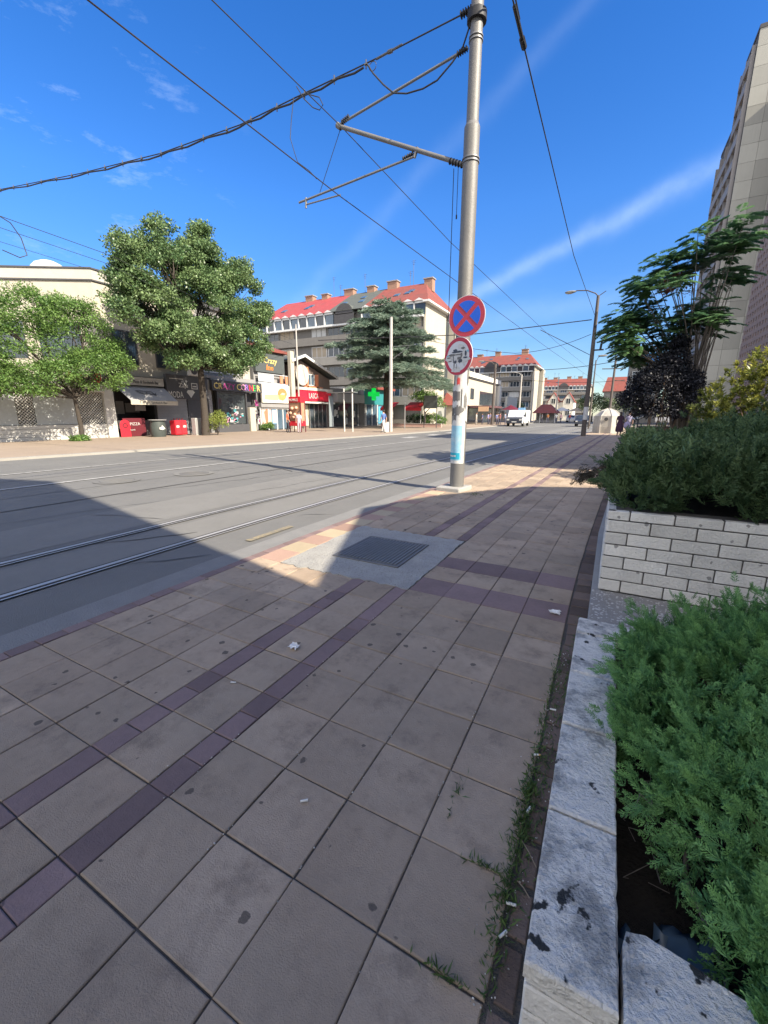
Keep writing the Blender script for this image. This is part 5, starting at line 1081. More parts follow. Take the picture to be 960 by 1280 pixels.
# ---- right hand side
pinkb=M('pink_screen_block',(.31,.225,.185),.85,.15,3); tilew=M('stone_cladding',(.27,.265,.235),.7,.10,.25,streak=.08,tint=.22); bal=M('balcony_dark',(.25,.235,.23),.7,.15,1)
t=thing('tower_block','tall grey stone clad tower with dark stacked balconies rising at the right','tower block',(11.44,80,0))
K_=80/63
b=MB(); b.box(11.47,30,80.03,86.4,0,38.7*K_); b.box(11.5,30,86.4,96.5,0,33.6*K_); b.build('core_wall',mortar,t)
b=MB(); z=0
while z<38.7*K_:
    h=2.15; x=11.44
    while x<30: b.box(x+.015,min(x+1.9,30)-.015,79.98,80.12,z+.015,min(z+h,38.75*K_)-.015,0,rnd.random()); x+=1.9
    z+=h
b.build('stone_panels',tilew,t)
b=MB(); b.box(11.38,30,79.92,86.4,38.76*K_,39.1*K_); b.box(11.42,30,86.41,96.5,33.6*K_,33.95*K_); b.build('roof_edge',darkrf,t)
for (ya,yb,zt) in ((80.7,86.2,48),(86.9,96.2,41)):
    for k in range(16):
        z=2.4+k*2.9
        if z+1.2>zt: continue
        b=MB(); b.box(10.95,11.46,ya,yb,z,z+.16); b.box(10.95,11.05,ya,yb,z+.16,z+1.25); b.build('balcony',bal,t)
        b=MB(); b.box(11.4,11.465,ya+.3,yb-.3,z+.18,z+2.4); b.build('balcony_door',glass,t)
for y in (80.6,83.4,86.25,89.5,93,96.2):
    b=MB(); b.box(11.0,11.44,y,y+.14,1.5,48 if y<86.5 else 41); b.build('balcony_fin',bal,t)
b=MB(); b.box(17.8,36,73,79.9,0,34.7*K_); b.build('shadow_wing',concl,t)  # unseen wing added to cast the diagonal shadow on the tower face
t=thing('screen_block','building with a pinkish perforated block facade at the right edge','building',(6.2,27,0))
b=MB(); b.box(6.32,20,22,31.1,0,12.6); b.build('wall',concw,t); b=MB()
zz=0
for iz in range(31):
    z=.3+iz*.4; b.box(6.0,6.3,22,31.1,z,z+.2)
for iy in range(21):
    y=22+iy*.44; b.box(6.003,6.29,y,y+.24,.3,12.55)
b.build('perforated_screen',pinkb,t); b=MB(); b.box(5.98,20.02,21.98,31.15,12.6,12.85); b.build('parapet',concl,t)
t=thing('low_block','lower grey building joining the perforated block facade','building',(6.2,16,0)); b=MB(); b.box(6.1,18,10.75,21.95,0,8.2); b.build('wall',concl,t); windows(t,[(12+i*2.4,13.6+i*2.4,z,z+1.5) for i in range(4) for z in (1.2,4.6)],6.1,'X',(frame,glass)) if False else None
b=MB()
for i in range(4):
    for z in (1.2,4.6): b.box(6.04,6.095,12.2+i*2.4,13.8+i*2.4,z,z+1.6)
b.split('window',glass,t); b=MB(); b.box(6.0,18.1,10.68,21.96,8.2,8.45); b.build('parapet',concl,t)
t=thing('office_block','grey concrete office block on our side of the street behind the viewer','building',(5,-10,0)); b=MB(); b.prism([(5,1.05),(3,.45),(3,-30),(20,-30),(20,-2.7)],0,12.0); b.build('wall',concl,t); b=MB()
for k in range(4):
    for i in range(9): b.box(2.95,2.995,-28+i*3.05,-26+i*3.05,1.0+k*2.9,2.6+k*2.9)
b.split('window',glass,t); b=MB(); b.prism([(5.03,1.07),(2.95,.47),(2.95,-30.1),(20.1,-30.1),(20.1,-2.66)],12.003,12.1); b.build('parapet',concl,t)
t=thing('annex_building','low angular annex beside the office block on our side of the street','building',(5,4,0)); b=MB(); b.prism([(4.34,1.37),(3.21,4.04),(3.81,5.42),(5.15,7.32),(6.45,7.82),(12,7),(12,-2.2),(4.6,.8)][::-1],0,5.0); b.build('wall',cream,t); b=MB(); b.prism([(4.4,1.45),(3.35,4.04),(3.9,5.36),(5.2,7.22),(6.45,7.7),(11.9,6.9),(11.9,-2.1),(4.7,.85)][::-1],5.003,5.06); b.build('roof',greyrf,t)
t=thing('office_building','pale building with a blue roof sign beyond the dark shrub','building',(4,95,0)); b=MB(); b.box(2.3,7.6,95,105,0,11.6); b.build('wall',concl,t); b=MB(); b.box(3.6,7.6,94.8,94.97,10.6,12.6); b.build('blue_sign',M('sign_bright_blue',(.02,.20,.55),.4,.1,2),t); windows(t,[(2.8+i*1.6,4+i*1.6,z,z+1.5) for i in range(3) for z in (2.2,5.2,8.0)],95,'Y',(frame,glassb))
t=thing('small_house','low house with a red roof at the far end of the pavement','house',(0,150,0)); b=MB(); b.box(-2.5,5,150,158,0,8.5); b.build('wall',concl,t); MB().add([(-3,149.3,8.5),(5.5,149.3,8.5),(5.5,159,8.5),(-3,159,8.5),(-2,154,13),(4.5,154,13)],[(0,1,5,4),(1,2,5),(2,3,4,5),(3,0,4),(3,2,1,0)]).build('roof',redtile2,t); windows(t,[(-1.5,0,4.5,6.5),(2,3.5,4.5,6.5)],150,'Y',(frame,glass))
t=thing('cafe_stall','dark stall with a sloping pale edged canopy beside the planted bed','stall',(1.6,18.5,0)); b=MB(); vs=[(.85,17.6,1.28),(2.6,17.6,2.15),(2.6,20,2.15),(.85,20,1.28)]; b.add(vs+[(v[0],v[1],v[2]-.05) for v in vs],[(0,1,2,3),(7,6,5,4),(0,4,5,1),(1,5,6,2),(2,6,7,3),(3,7,4,0)]); b.build('canopy',dgrey,t); b=MB(); b.tube([(.85,17.57,1.29),(2.6,17.57,2.16)],.04,6); b.tube([(.83,17.6,1.28),(.83,20,1.28)],.04,6); b.build('pale_edge',wht,t); b=MB(); b.box(1.0,2.5,17.8,19.8,.02,1.0); b.build('counter',M('stall_brown',(.12,.06,.05),.7,.3,3),t); b=MB()
for x,z in ((.9,1.26),(2.55,2.08)):
    for y in (17.7,19.9): b.tube([(x,y,.02),(x,y,z)],.025,6)
b.split('post',dgrey,t)
# bell shaped container
t=thing('recycling_container','large pale ribbed recycling container with a pointed top standing on the pavement','container',(-.15,39,0)); bc=M('container_white',(.38,.355,.31),.7,.25,2.5,streak=.35)
b=MB(); n=8; prof=[(1.02,0),(1.05,.5),(1.0,1.35),(.55,1.75),(.12,1.92)]; vs=[];fs=[]
for (r_,z) in prof: vs+=[(-.15+r_*math.cos(2*PI*k/n+.3),39+r_*math.sin(2*PI*k/n+.3),z) for k in range(n)]
for i in range(len(prof)-1):
    for k in range(n): fs.append((i*n+k,i*n+(k+1)%n,(i+1)*n+(k+1)%n,(i+1)*n+k))
fs.append(tuple(range((len(prof)-1)*n,len(prof)*n))); b.add(vs,fs).build('shell',bc,t); b=MB()
for k in range(n):
    a=2*PI*k/n+.3; b.tube([(-.15+r_*math.cos(a)*1.01,39+r_*math.sin(a)*1.01,z) for (r_,z) in prof],.035,5)
b.build('rib',M('rib_pale',(.42,.40,.36),.6,.1,3),t); b=MB(); b.tube([(-.15,39,1.92),(-.15,39,2.05)],.05,6); b.build('lifting_ring',dgrey,t); b=MB(); b.disc((-.25,38.02,1.1),(1,0,0),(0,0,1),(0,-1,0),.14,.03,14); b.build('deposit_hole',dgrey,t)
# ------------------------------------------------------------------ vehicles
def van(label,x,y):
    t=thing('parked_van',label,'van',(x,y,0)); W=1.0; vwm=M('van_white',(.62,.62,.62),.35,.05,3,spec=.6); vdk=M('van_dark',(.03,.035,.05),.35,.1,3); tyre=M('tyre',(.02,.02,.02),.8,.1,9)
    b=MB(); prof=[(0,.35),(0,.85),(.15,1.0),(.75,1.15),(1.35,1.85),(1.6,2.0),(5.4,2.02),(5.5,1.9),(5.5,.35)]
    b.slab([(p[0],p[1]) for p in prof][::-1],(x-W,y,0),(0,1,0),(0,0,1),(1,0,0),2*W); b.build('body',vwm,t,bevel=.06,seg=2)
    b=MB(); b.add([(x-.84,y+.80,1.2),(x+.84,y+.80,1.2),(x+.76,y+1.30,1.79),(x-.76,y+1.30,1.79)],[(0,1,2,3)]).build('windscreen',M('van_glass',(.02,.025,.03),.35,.2,2,spec=.15),t); 
    b=MB(); b.box(x-.96,x+.96,y-.05,y+.02,.35,.98); b.add([(x-.98,y+.0,.99),(x+.98,y+.0,.99),(x+.98,y+.16,1.03),(x+.9,y+.74,1.17),(x-.9,y+.74,1.17),(x-.98,y+.16,1.03)],[(0,1,2,3,4,5)]); b.build('front_panel',vdk,t,bevel=.03)
    for s in (-1,1):
        b=MB(); b.box(x+s*.6,x+s*.9,y-.07,y-.05,.72,.92); b.build('headlight',wht,t); b=MB(); b.box(x+s*1.02,x+s*1.2,y+.85,y+.95,1.2,1.5); b.build('mirror',vdk,t)
        b=MB(); b.box(x+s*1.0,x+s*1.012,y+1.35,y+2.3,1.15,1.75); b.build('side_window',glass,t)
        for yy in (1.0,4.4):
            b=MB(); b.tube([(x+s*.78,y+yy,.34),(x+s*1.02,y+yy,.34)],.34,16); w=b.build('wheel',tyre,t); b=MB(); b.tube([(x+s*1.022,y+yy,.34),(x+s*1.03,y+yy,.34)],.2,12); b.build('rim',galv,w)
    b=MB(); b.box(x-.3,x+.3,y-.06,y-.055,.5,.62); b.build('number_plate',wht,t); b=MB(); b.box(x+.05,x+.85,y+1.8,y+2.4,2.02,2.3); b.build('roof_box',M('roof_box_blue',(.16,.32,.50),.4,.1,3),t)
van('white van with a dark nose facing us at the far side of the street',-10.55,54.6)
def car(label,x,y,col,group='cars parked far down the street'):
    t=thing('parked_car',label,'car',(x,y,0),group); cm=M('car_paint',col,.3,.05,3,spec=.6); W=.82; b=MB(); prof=[(0,.3),(0,.7),(.9,.88),(1.5,1.36),(2.9,1.38),(3.7,.95),(4.1,.85),(4.15,.3)]
    b.slab(prof[::-1],(x-W,y,0),(0,1,0),(0,0,1),(1,0,0),2*W); b.build('body',cm,t,bevel=.05,seg=2); b=MB(); b.add([(x-.68,y+.93,.93),(x+.68,y+.93,.93),(x+.6,y+1.42,1.33),(x-.6,y+1.42,1.33)],[(0,1,2,3)]).build('windscreen',glass,t)
    for s in (-1,1):
        b=MB(); b.box(x+s*.82,x+s*.83,y+1.5,y+3.1,.92,1.3); b.build('side_window',glass,t); b=MB(); b.box(x+s*.5,x+s*.75,y-.02,y,.58,.72); b.build('headlight',wht,t)
        for yy in (.75,3.3): b=MB(); b.tube([(x+s*.62,y+yy,.29),(x+s*.84,y+yy,.29)],.29,14); b.build('wheel',blk,t)
    return t
car('dark car parked behind the foot of the dark street lamp',-3.0,58,(.03,.035,.05)); car('pale car parked beyond the red roofed pavilion',-6.9,92,(.45,.46,.48))
# ------------------------------------------------------------------ people
skin=M('skin',(.42,.25,.18),.6,.1,20); hair1=M('hair_dark',(.03,.022,.018),.6,.2,30); shoe=M('shoe_dark',(.03,.03,.03),.6,.1,20)
def person(label,x,y,h,face,top,bot,stride=.12,dress=None,hairlen=.0,arm=(.1,-.1),bare=True,sit=False,group=None):
    """one continuous skinned body; clothes are material zones of it"""
    t=thing('person',label,'person',(0,0,0),group); k=h/1.75
    J={'pel':(0,0,.95),'sp':(0,.01,1.15),'ch':(0,.0,1.36),'nk':(0,.01,1.50),'hd0':(0,.03,1.57),'hd':(0,.04,1.66),'top':(0,.02,1.735)}
    E_=[('pel','sp'),('sp','ch'),('ch','nk'),('nk','hd0'),('hd0','hd'),('hd','top')]; Rr={'pel':.135,'sp':.12,'ch':.145,'nk':.055,'hd0':.075,'hd':.09,'top':.06}
    for s,nm in ((-1,'l'),(1,'r')):
        st=stride*s; 
        J.update({'hip'+nm:(s*.09,0,.88),'kn'+nm:(s*.10,st*.6+.02,.48),'an'+nm:(s*.10,st*1.1-.03,.09),'toe'+nm:(s*.11,st*1.1+.13,.04),'sh'+nm:(s*.185,0,1.42),'el'+nm:(s*.235,arm[0 if s<0 else 1]*.5-.02,1.14),'wr'+nm:(s*.235,arm[0 if s<0 else 1]+.04,.90),'hn'+nm:(s*.23,arm[0 if s<0 else 1]+.08,.81)})
        E_+= [('pel','hip'+nm),('hip'+nm,'kn'+nm),('kn'+nm,'an'+nm),('an'+nm,'toe'+nm),('ch','sh'+nm),('sh'+nm,'el'+nm),('el'+nm,'wr'+nm),('wr'+nm,'hn'+nm)]
        Rr.update({'hip'+nm:.095,'kn'+nm:.06,'an'+nm:.042,'toe'+nm:.035,'sh'+nm:.06,'el'+nm:.043,'wr'+nm:.03,'hn'+nm:.036})
    names=list(J); me=bpy.data.meshes.new('body'); me.from_pydata([J[n] for n in names],[(names.index(a),names.index(b_)) for a,b_ in E_],[])
    o=bpy.data.objects.new('body',me); COL.objects.link(o); md=o.modifiers.new('s','SKIN'); sd=o.modifiers.new('u','SUBSURF'); sd.levels=1; sd.render_levels=1
    for i,n in enumerate(names): me.skin_vertices[0].data[i].radius=(Rr[n]*(1.15 if n in('pel','sp','ch') else 1),Rr[n]*(.8 if n in('pel','sp','ch') else 1)); me.skin_vertices[0].data[i].use_root=(n=='pel')
    dg=bpy.context.evaluated_depsgraph_get(); m2=bpy.data.meshes.new_from_object(o.evaluated_get(dg)); bpy.data.objects.remove(o)
    for m in (skin,top,bot,shoe): m2.materials.append(m)
    for p in m2.polygons:
        c=p.center; z=c.z; armz=abs(c.x)>.2
        p.material_index=3 if z<.1 else (2 if z<.98 and not(armz) else (1 if z<1.49 and not (armz and z<(1.2 if bare else .93)) else 0)); p.use_smooth=True
    mt=Matrix.Translation((x,y,0))@Matrix.Rotation(face,4,'Z')@Matrix.Scale(k,4); m2.transform(mt)
    o=bpy.data.objects.new('body',m2); COL.objects.link(o); o.parent=t; t.location=(x,y,0); m2.transform(Matrix.Translation((-x,-y,0)))
    b=MB(); b.sphere((0,.0,1.69),(.098,.112,.10)); 
    if hairlen: b.sphere((0,-.06,1.6-hairlen/2),(.085,.06,.08+hairlen/2))
    def place(b): b.v=[tuple(mt@Vector(v)) for v in b.v]; return b
    place(b).build('hair',hair1,t,smooth=True)
    b=MB(); 
    for s in (-1,1): b.sphere((s*.033,.125,1.665),(.012,.008,.008),0,6,4)
    b.sphere((0,.135,1.635),(.014,.02,.02),1,6,4); b.sphere((0,.118,1.595),(.028,.012,.008),2,6,4); place(b).build('face_features',[hair1,skin,M('lip',(.3,.1,.09),.5,.1,9)],t,smooth=True)
    if dress:
        b=MB(); n=14; prof=[(.145,1.44),(.165,1.3),(.135,1.12),(.18,.92),(.22,.7),(.235,.42),(.2,.30)]; vs=[];fs=[]
        for r_,z in prof: vs+=[(r_*1.15*math.cos(2*PI*i/n)*(1+.05*math.sin(5*i)),r_*math.sin(2*PI*i/n),z) for i in range(n)]
        for i in range(len(prof)-1):
            for q in range(n): fs.append((i*n+q,i*n+(q+1)%n,(i+1)*n+(q+1)%n,(i+1)*n+q))
        place(b.add(vs,fs)).build('dress',dress,t,smooth=True)
    return t
def cl(c): return M('cloth',c,.85,.15,12)
person('person in a long dark purple dress walking away along the pavement',.66,33.6,1.62,0,cl((.035,.02,.035)),cl((.035,.02,.035)),.16,dress=cl((.045,.02,.04)),hairlen=.12,bare=False)
t=thing('carrier_bag','lavender bag carried beside the person in the dark dress','bag',(1.05,33.5,.6)); b=MB(); b.sphere((1.08,33.5,.72),(.2,.12,.26)); b.build('bag_body',M('lavender',(.32,.28,.42),.6,.2,8),t,smooth=True); b=MB(); b.tube([(.98,33.5,.93),(.98,33.5,1.08),(1.12,33.5,1.08),(1.14,33.5,.94)],.012,6); b.build('bag_handle',dgrey,t)
person('person in a light shirt walking just ahead of the person in the dark dress',1.25,35.2,1.66,0,cl((.36,.33,.45)),cl((.10,.09,.12)),.14)
person('person in an orange red shirt standing by the red popcorn kiosk',-21.9,25.4,1.7,-.9,cl((.62,.10,.04)),cl((.04,.04,.05)),.08)
person('person in a pale pink outfit right of the person in red at the kiosk',-21.2,25.9,1.6,-2.2,cl((.50,.38,.42)),cl((.38,.30,.34)),.06)
person('person in a blue shirt and white trousers walking past the white bin',-15.7,29.5,1.75,1.4,cl((.08,.13,.30)),cl((.55,.53,.50)),.24,arm=(.16,-.14))
person('person in white standing before the flat cream building, left of the crowd',-16.9,60,1.72,-1.0,cl((.55,.54,.52)),cl((.45,.42,.38)),.08)
cols=[(.10,.12,.28),(.22,.20,.36),(.08,.10,.2),(.30,.26,.40),(.14,.16,.30),(.05,.05,.08),(.35,.12,.13),(.2,.22,.3)]
wd=['navy','violet','dark blue','lavender','slate blue','black','brick red','grey blue']
wh=['leftmost of the crowd under the dark red canopy','second from the left in the crowd under the canopy','in the middle of the crowd under the canopy, a little behind','in the middle of the crowd under the canopy, in front','right of the middle in the crowd under the canopy','third from the right in the crowd under the canopy','second from the right by the dark lamp pole','at the right end of the crowd under the canopy']
for i in range(8): person('person in %s %s'%(wd[i],wh[i]),-16.4+i*.42,61.5+(i*5%3)*.8,1.62+.03*(i%4),rnd.uniform(-3,3),cl(cols[i]),cl((.06,.06,.09)),.08,group='crowd under the dark red canopy')
cw=['white','pale pink','orange','light grey','red','cream']
for i,(x,y) in enumerate([(-8.3,80),(-7.6,80.6),(-9.6,79.2),(-10.6,79.6),(-6.6,86),(-5.6,88)]):
    person('person in a %s top by the red roofed pavilion beyond the van'%cw[i],x,y,1.68,rnd.uniform(-3,3),cl([(.6,.6,.58),(.55,.35,.36),(.6,.25,.08),(.4,.4,.42),(.5,.05,.05),(.55,.5,.38)][i]),cl((.12,.12,.16)),.1,group='people by the pavilion')
# ------------------------------------------------------------------ far trees
tbark=M('tree_bark',(.055,.045,.036),.9,.25,10,.6,40)
lA=leafM('leaf_light_green',(.055,.13,.035),(.19,.30,.075),.35,.45); lB=leafM('leaf_linden',(.035,.09,.032),(.22,.30,.125),.25,.35); lC=leafM('cedar_needle',(.055,.115,.085),(.29,.36,.27),.12,.6); lD=leafM('leaf_far',(.05,.08,.035),(.13,.17,.07),.25)
def crown_tree(name,lb,base,trunk_top,lobes,ncl,rad,per,Ls,Ws,leaf,tr=.16,depth=(.35,1.02),limb=.06,group=None,flat=.7):
    t=thing(name,lb,'tree',base,group); P,D,L,nn=mound(lobes,ncl,(.1,.2),depth,jit=.5)
    V,T=clump_leaves(P,rad,per,Ls,Ws,.5,flat); quads('crown',V,leaf,T,t)
    b=MB(); b.tube([base,((base[0]*2+trunk_top[0])/3,(base[1]*2+trunk_top[1])/3+.05,(base[2]*2+trunk_top[2])/3),trunk_top],[tr*1.25,tr,tr*.8],10)
    for l in lobes:
        p=branchy(b,trunk_top,(l[0],l[1],l[2]),limb,limb*.4,.06)
        for q in range(4): 
            d=rdir(1)[0]; branchy(b,p[3],(l[0]+d[0]*l[3]*.7,l[1]+d[1]*l[4]*.7,l[2]+abs(d[2])*l[5]*.6),limb*.4,.012,.08,4,5)
    b.build('trunk',tbark,t,smooth=True); return t
crown_tree('street_tree','small light green tree with a wide ragged crown before the white shutters',(-24.6,12.2,.03),(-24.5,12.1,2.2),[(-24.2,10.2,4.6,1.5,1.8,1.6),(-24.0,13.9,4.9,.6,.6,.45),(-24.0,12.9,6.4,.6,.7,.5),(-24.0,8.6,6.0,.9,.8,.8),(-24.0,14.6,3.9,.5,.5,.4),(-23.9,9.6,2.5,1.1,1.3,.6),(-23.9,7.8,2.4,1.1,1.3,.7),(-24.1,13.2,2.9,1.0,1.1,.6),(-24.0,12.9,3.6,1.4,1.5,1.0),(-23.8,10.4,3.1,1.3,1.6,.7),(-24,8.0,3.2,1.2,1.5,.8),(-24.3,12.3,5.4,1.6,1.5,1.5),(-24.2,8.6,4.0,1.4,1.3,1.5),(-24.2,13.5,4.1,1.3,1.1,1.0),(-24.0,11.6,3.4,1.3,1.3,.7),(-24.0,9.2,2.9,1.0,1.0,.6),(-24.4,10.6,6.2,1.0,1.2,.8),(-24.0,7.2,4.2,1.3,1.3,1.9),(-24.0,13.9,3.3,.8,.6,.5)],1250,.40,56,.14,.05,lA,.11,depth=(.4,1.12),flat=.6)
crown_tree('leafy_tree','big round leafy tree with pale sunlit foliage before the black jeweller sign',(-23.6,19.2,.03),(-23.3,19.0,4.2),[(-22.8,16.6,9.2,1.7,1.7,1.7),(-22.8,19.3,10.0,1.6,1.5,1.5),(-22.8,21.8,9.1,1.6,1.7,1.8),(-22.6,19.0,7.8,2.2,2.4,1.9),(-22.6,15.2,7.1,1.6,1.6,1.5),(-22.6,22.6,7.0,1.6,1.5,1.7),(-22.4,20.3,5.9,2.0,2.1,1.5),(-22.4,16.9,5.6,1.9,2.0,1.4),(-22.6,16.7,10.9,.7,.6,.9),(-22.6,19.4,11.5,.6,.5,.8),(-22.6,22.2,10.7,.5,.5,.7),(-22.6,14.3,9.6,.5,.5,.5),(-22.4,23.9,8.3,.6,.6,.6),(-22.4,23.7,5.9,.7,.6,.6),(-22.2,14.2,6.3,.6,.7,.6),(-22.3,17.3,4.3,1.3,1.4,.7),(-22.3,20.6,4.4,1.4,1.4,.7),(-22.4,22.0,4.9,1.2,1.1,.9),(-22.8,14.8,8.4,.9,.9,1.0),(-22.3,18.7,4.7,1.5,1.6,.9),(-22.3,15.6,5.2,1.1,1.1,.9)],700,.50,210,.14,.085,lB,.22,(.45,1.06),.09)
# cedar
cd=thing('cedar','large blue green cedar with layered drooping boughs before the grey apartment block','tree',(-20.6,39.2,.03)); b=MB(); b.tube([(-20.6,39.2,.03),(-20.55,39.2,5),(-20.3,39.1,9.5),(-20.6,39.2,12.6)],[.34,.26,.13,.03],10); Pp=[];Dd=[];Ll=[]
nb=74
for i in range(nb):
    f=i/(nb-1); z=4.5+f*7.8; Lb=(6.9*(1-f)**.47+.45)*rnd.uniform(.72,1.1); a=i*2.399+rnd.uniform(-.3,.3); 
    dx,dy=math.cos(a),math.sin(a)
    if z<6.5 and -.88*dx-.47*dy>.35: Lb*=.72
    zj=rnd.uniform(-.5,.5)*(1-f); dj=rnd.uniform(.3,.75); pts=[]
    for k in range(6):
        t_=k/5; pts.append((-20.5+dx*Lb*t_,39.2+dy*Lb*t_,z+zj+.5*t_*Lb*.25-(.34*t_*t_)*Lb*dj))
    b.tube(pts,[.075*(1-.5*f),.06,.045,.03,.02,.01],5)
    n=int(62*Lb)
    for q in range(n):
        t_=rnd.random()**.65; k=min(4,int(t_*5)); p0=Vector(pts[k]).lerp(Vector(pts[k+1]),t_*5-k); sd=rnd.choice([-1,1]); wv=rnd.random()*Lb*.24*(.35+t_*(1.2-t_))
        p=p0+Vector((-dy*sd*wv,dx*sd*wv,rnd.gauss(0,.05)-wv*.28)); Pp.append(p); Dd.append((dx*.8-dy*sd*.7+rnd.gauss(0,.3),dy*.8+dx*sd*.7+rnd.gauss(0,.3),-.22+rnd.gauss(0,.25))); Ll.append(rnd.uniform(.3,.7))
V,T=sprays(np.array([tuple(p) for p in Pp]),np.array(Dd),np.array(Ll),PROTO_LO,.6); quads('crown',V,lC,T,cd); b.build('trunk',tbark,cd,smooth=True)
crown_tree('street_tree','young bright green tree tucked under the right boughs of the cedar',(-19,46,.03),(-19,46,1.6),[(-19.3,46,3.2,1.6,1.4,1.0),(-18.0,46,2.6,1.2,1.0,.8)],120,.4,26,.2,.09,lA,.08)
for i,(x,y,h,r,lb) in enumerate([(-20.8,47.5,.9,1.0,'clipped dark hedge bush under the red awnings'),(-18.6,47.2,.95,.95,'flowering bush to the right of the red awnings')]):
    t=thing('hedge_bush',lb,'bush',(x,y,.03)); P,D,L,nn=mound([(x,y,h*.7,r*1.4,.7,h*.9),(x+.9,y,h*.6,r,.7,h*.7)],200,(.1,.2)); V,T=clump_leaves(P,.2,16,.14,.07,.4); quads('foliage',V,fsm if i==0 else lA,T,t); b=MB(); 
    for k in range(5): branchy(b,(x,y,.03),(x+rnd.uniform(-.7,.7),y,h),.03,.01)
    b.build('stems',tbark,t)
for i,(x,y,lb) in enumerate([(-23.3,19.9,'yellow green bush at the foot of the big leafy tree'),(-26.1,27.6,'small dark potted bush at the billboard house corner'),(-24.3,11.9,'weedy tuft round the foot of the small light green tree')]):
    r=(.75,.5,.32)[i]; h=(1.25,.5,.14)[i]; t=thing('small_bush',lb,'bush',(x,y,.03)); P,D,L,nn=mound([(x,y,h*.55,r,r,h*.55),(x+.1,y+.2,h*.9,r*.5,r*.5,h*.4)],90,(.1,.2)); V,T=clump_leaves(P,.16,14,.14,.055,.4); quads('foliage',V,leafM('leaf_yellow',(.12,.17,.03),(.34,.38,.10),.35) if i==0 else lA,T,t); b=MB()
    for k in range(4): branchy(b,(x,y,.03),(x+rnd.uniform(-.3,.3),y+rnd.uniform(-.3,.3),h),.02,.008)
    b.build('stems',tbark,t)
for i,(x,y,z,r,lb) in enumerate([(-3.4,100,3.4,2.4,'grey green tree behind the dark street lamp'),(-.6,112,3.2,2.6,'grey green tree beyond the bell container'),(3.2,80,2.6,1.8,'dark tree below the blue roof sign'),(-7.0,135,3.5,3.0,'far tree to the right of the twin gabled house'),(-18.5,97,2.6,1.5,'small tree by the grey mesh covered wall')]):
    crown_tree('distant_tree',lb,(x,y,0),(x,y,z*.5),[(x,y,z,r,r,r*.9),(x+r*.6,y,z-.6,r*.7,r*.7,r*.6),(x-r*.5,y,z+.5,r*.6,r*.6,r*.6)],130,.6,16,.35,.18,lD,.16,group='trees far down the street')
# ------------------------------------------------------------------ sky, sun, camera
EL=37; sd=Vector((.976*math.cos(R(EL)),-.217*math.cos(R(EL)),math.sin(R(EL)))).normalized()
sun=bpy.data.lights.new('sun','SUN'); sun.energy=4.8; sun.angle=R(.55); sun.color=(1,.90,.74); so=bpy.data.objects.new('sun',sun); COL.objects.link(so); so.rotation_euler=sd.to_track_quat('Z','Y').to_euler(); so.location=(30,-10,40)
W=bpy.data.worlds.new('World'); S.world=W; W.use_nodes=True; nt=W.node_tree; N=nt.nodes; Lk=nt.links; bg=N['Background']
sky=N.new('ShaderNodeTexSky'); sky.sky_type='NISHITA'; sky.sun_disc=False; sky.sun_elevation=R(EL); sky.sun_rotation=math.atan2(sd.x,sd.y); sky.air_density=1.0; sky.dust_density=.15; sky.ozone_density=3.0; sky.altitude=300
tc=N.new('ShaderNodeTexCoord')
def mth(op,a,b_=None,c=None,clamp=False):
    n=N.new('ShaderNodeMath'); n.operation=op; n.use_clamp=clamp
    for i,x in enumerate((a,b_,c)):
        if x is None: continue
        if isinstance(x,(int,float)): n.inputs[i].default_value=x
        else: Lk.new(x,n.inputs[i])
    return n.outputs[0]
def nz(s,d=5,r=.6,st=None):
    n=N.new('ShaderNodeTexNoise'); n.inputs['Scale'].default_value=s; n.inputs['Detail'].default_value=d; n.inputs['Roughness'].default_value=r
    if st:
        mp=N.new('ShaderNodeMapping'); mp.inputs['Rotation'].default_value=st[0]; mp.inputs['Scale'].default_value=st[1]; Lk.new(tc.outputs['Generated'],mp.inputs[0]); Lk.new(mp.outputs[0],n.inputs['Vector'])
    else: Lk.new(tc.outputs['Generated'],n.inputs['Vector'])
    return n.outputs['Fac']
def dotv(v):
    n=N.new('ShaderNodeVectorMath'); n.operation='DOT_PRODUCT'; Lk.new(tc.outputs['Generated'],n.inputs[0]); n.inputs[1].default_value=v; return n.outputs['Value']
wob=mth('MULTIPLY_ADD',nz(5,4),.05,-.025); cov=None
def trail(nv,w,amt,lo=-1):
    d=mth('ADD',dotv(nv),wob); g=mth('POWER',2.718,mth('MULTIPLY',mth('MULTIPLY',d,d),-1/(w*w)))
    return mth('MULTIPLY',mth('MULTIPLY',g,amt),mth('MULTIPLY_ADD',nz(14,5,.65,((.5,.3,.6),(1,1,1))),1.2,.15))
c1=trail((.32,.33,-.89),.015,.30); c2=trail((.43,.56,-.71),.014,.075); c3=trail((.07,.22,-.97),.02,.12)
w1=mth('MULTIPLY',mth('SUBTRACT',nz(9,7,.68,((.2,.1,.5),(1,1,3))),.56,clamp=True),1.6); dd=dotv((-.80,.44,.41)); msk=mth('MULTIPLY',mth('SUBTRACT',dd,.955,clamp=True),22,clamp=True)
c4=mth('MULTIPLY',w1,msk)
bk=mth('MULTIPLY',mth('SUBTRACT',-.12,dotv((-.468,.884,0)),clamp=True),5,clamp=True); fill_cloud=mth('MULTIPLY',mth('MULTIPLY',mth('SUBTRACT',nz(2.2,8,.62),.36,clamp=True),6,clamp=True),mth('MULTIPLY',bk,.72))  # bright clouds added only behind the camera to lift the fill in shade
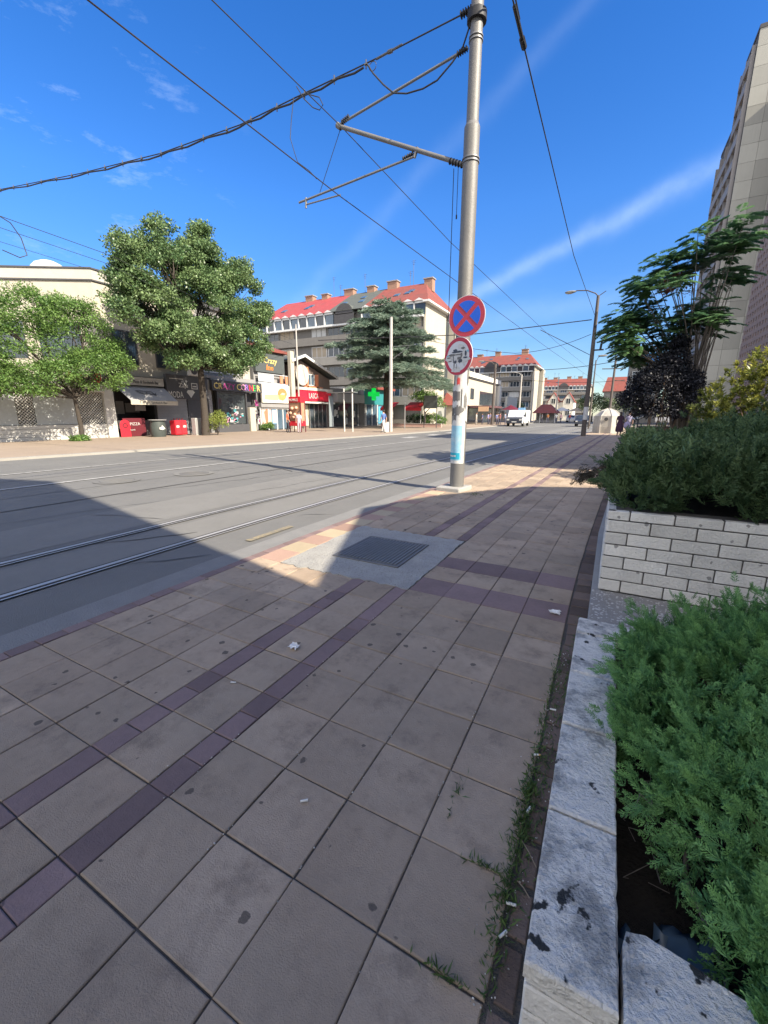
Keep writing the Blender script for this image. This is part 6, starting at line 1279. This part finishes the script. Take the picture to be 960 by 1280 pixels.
lowm=mth('MULTIPLY',mth('SUBTRACT',.30,dotv((0,0,1)),clamp=True),3.0,clamp=True); c5=mth('MULTIPLY',mth('MULTIPLY',mth('SUBTRACT',nz(4,6,.6,((0,0,.4),(1,1,5))),.47,clamp=True),.9),lowm)
cov=mth('ADD',mth('ADD',mth('ADD',c1,c2),mth('ADD',c3,c4)),c5,clamp=True)
hs=N.new('ShaderNodeHueSaturation'); hs.inputs['Saturation'].default_value=1.33; hs.inputs['Hue'].default_value=.512; hs.inputs['Value'].default_value=1.0; Lk.new(sky.outputs[0],hs.inputs['Color'])
mx=N.new('ShaderNodeMix'); mx.data_type='RGBA'; Lk.new(cov,mx.inputs[0]); dk=N.new('ShaderNodeVectorMath'); dk.operation='SCALE'; Lk.new(hs.outputs[0],dk.inputs[0]); Lk.new(mth('MULTIPLY_ADD',mth('MULTIPLY',dotv((0,0,1)),2.6,clamp=True),.48,.56),dk.inputs[3]); Lk.new(dk.outputs[0],mx.inputs[6]); mx.inputs[7].default_value=(3.6,4.5,5.8,1)
mx2=N.new('ShaderNodeMix'); mx2.data_type='RGBA'; Lk.new(fill_cloud,mx2.inputs[0]); Lk.new(mx.outputs[2],mx2.inputs[6]); mx2.inputs[7].default_value=(12.5,11.9,11.2,1)
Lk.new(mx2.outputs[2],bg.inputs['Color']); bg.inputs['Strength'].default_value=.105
cam=bpy.data.cameras.new('camera'); co=bpy.data.objects.new('camera',cam); COL.objects.link(co); S.camera=co
cam.sensor_fit='VERTICAL'; cam.sensor_height=36; cam.lens=36*518.5/1280; cam.clip_end=3000; cam.clip_start=.02
p_,y_,r_=R(13.243),R(27.937),R(.164)
fw=Vector((-math.sin(y_)*math.cos(p_),math.cos(y_)*math.cos(p_),-math.sin(p_))); rt=Vector((math.cos(y_),math.sin(y_),0)); up=rt.cross(fw)
Rv=rt*math.cos(r_)+up*math.sin(r_); Uv=-rt*math.sin(r_)+up*math.cos(r_)
m=Matrix((Rv,Uv,-fw)).transposed().to_4x4(); m.translation=(0,0,1.42); co.matrix_world=m
S.view_settings.view_transform='Standard'; S.view_settings.look='None'; S.view_settings.gamma=1; S.view_settings.exposure=1.27
S.cycles.use_denoising=True
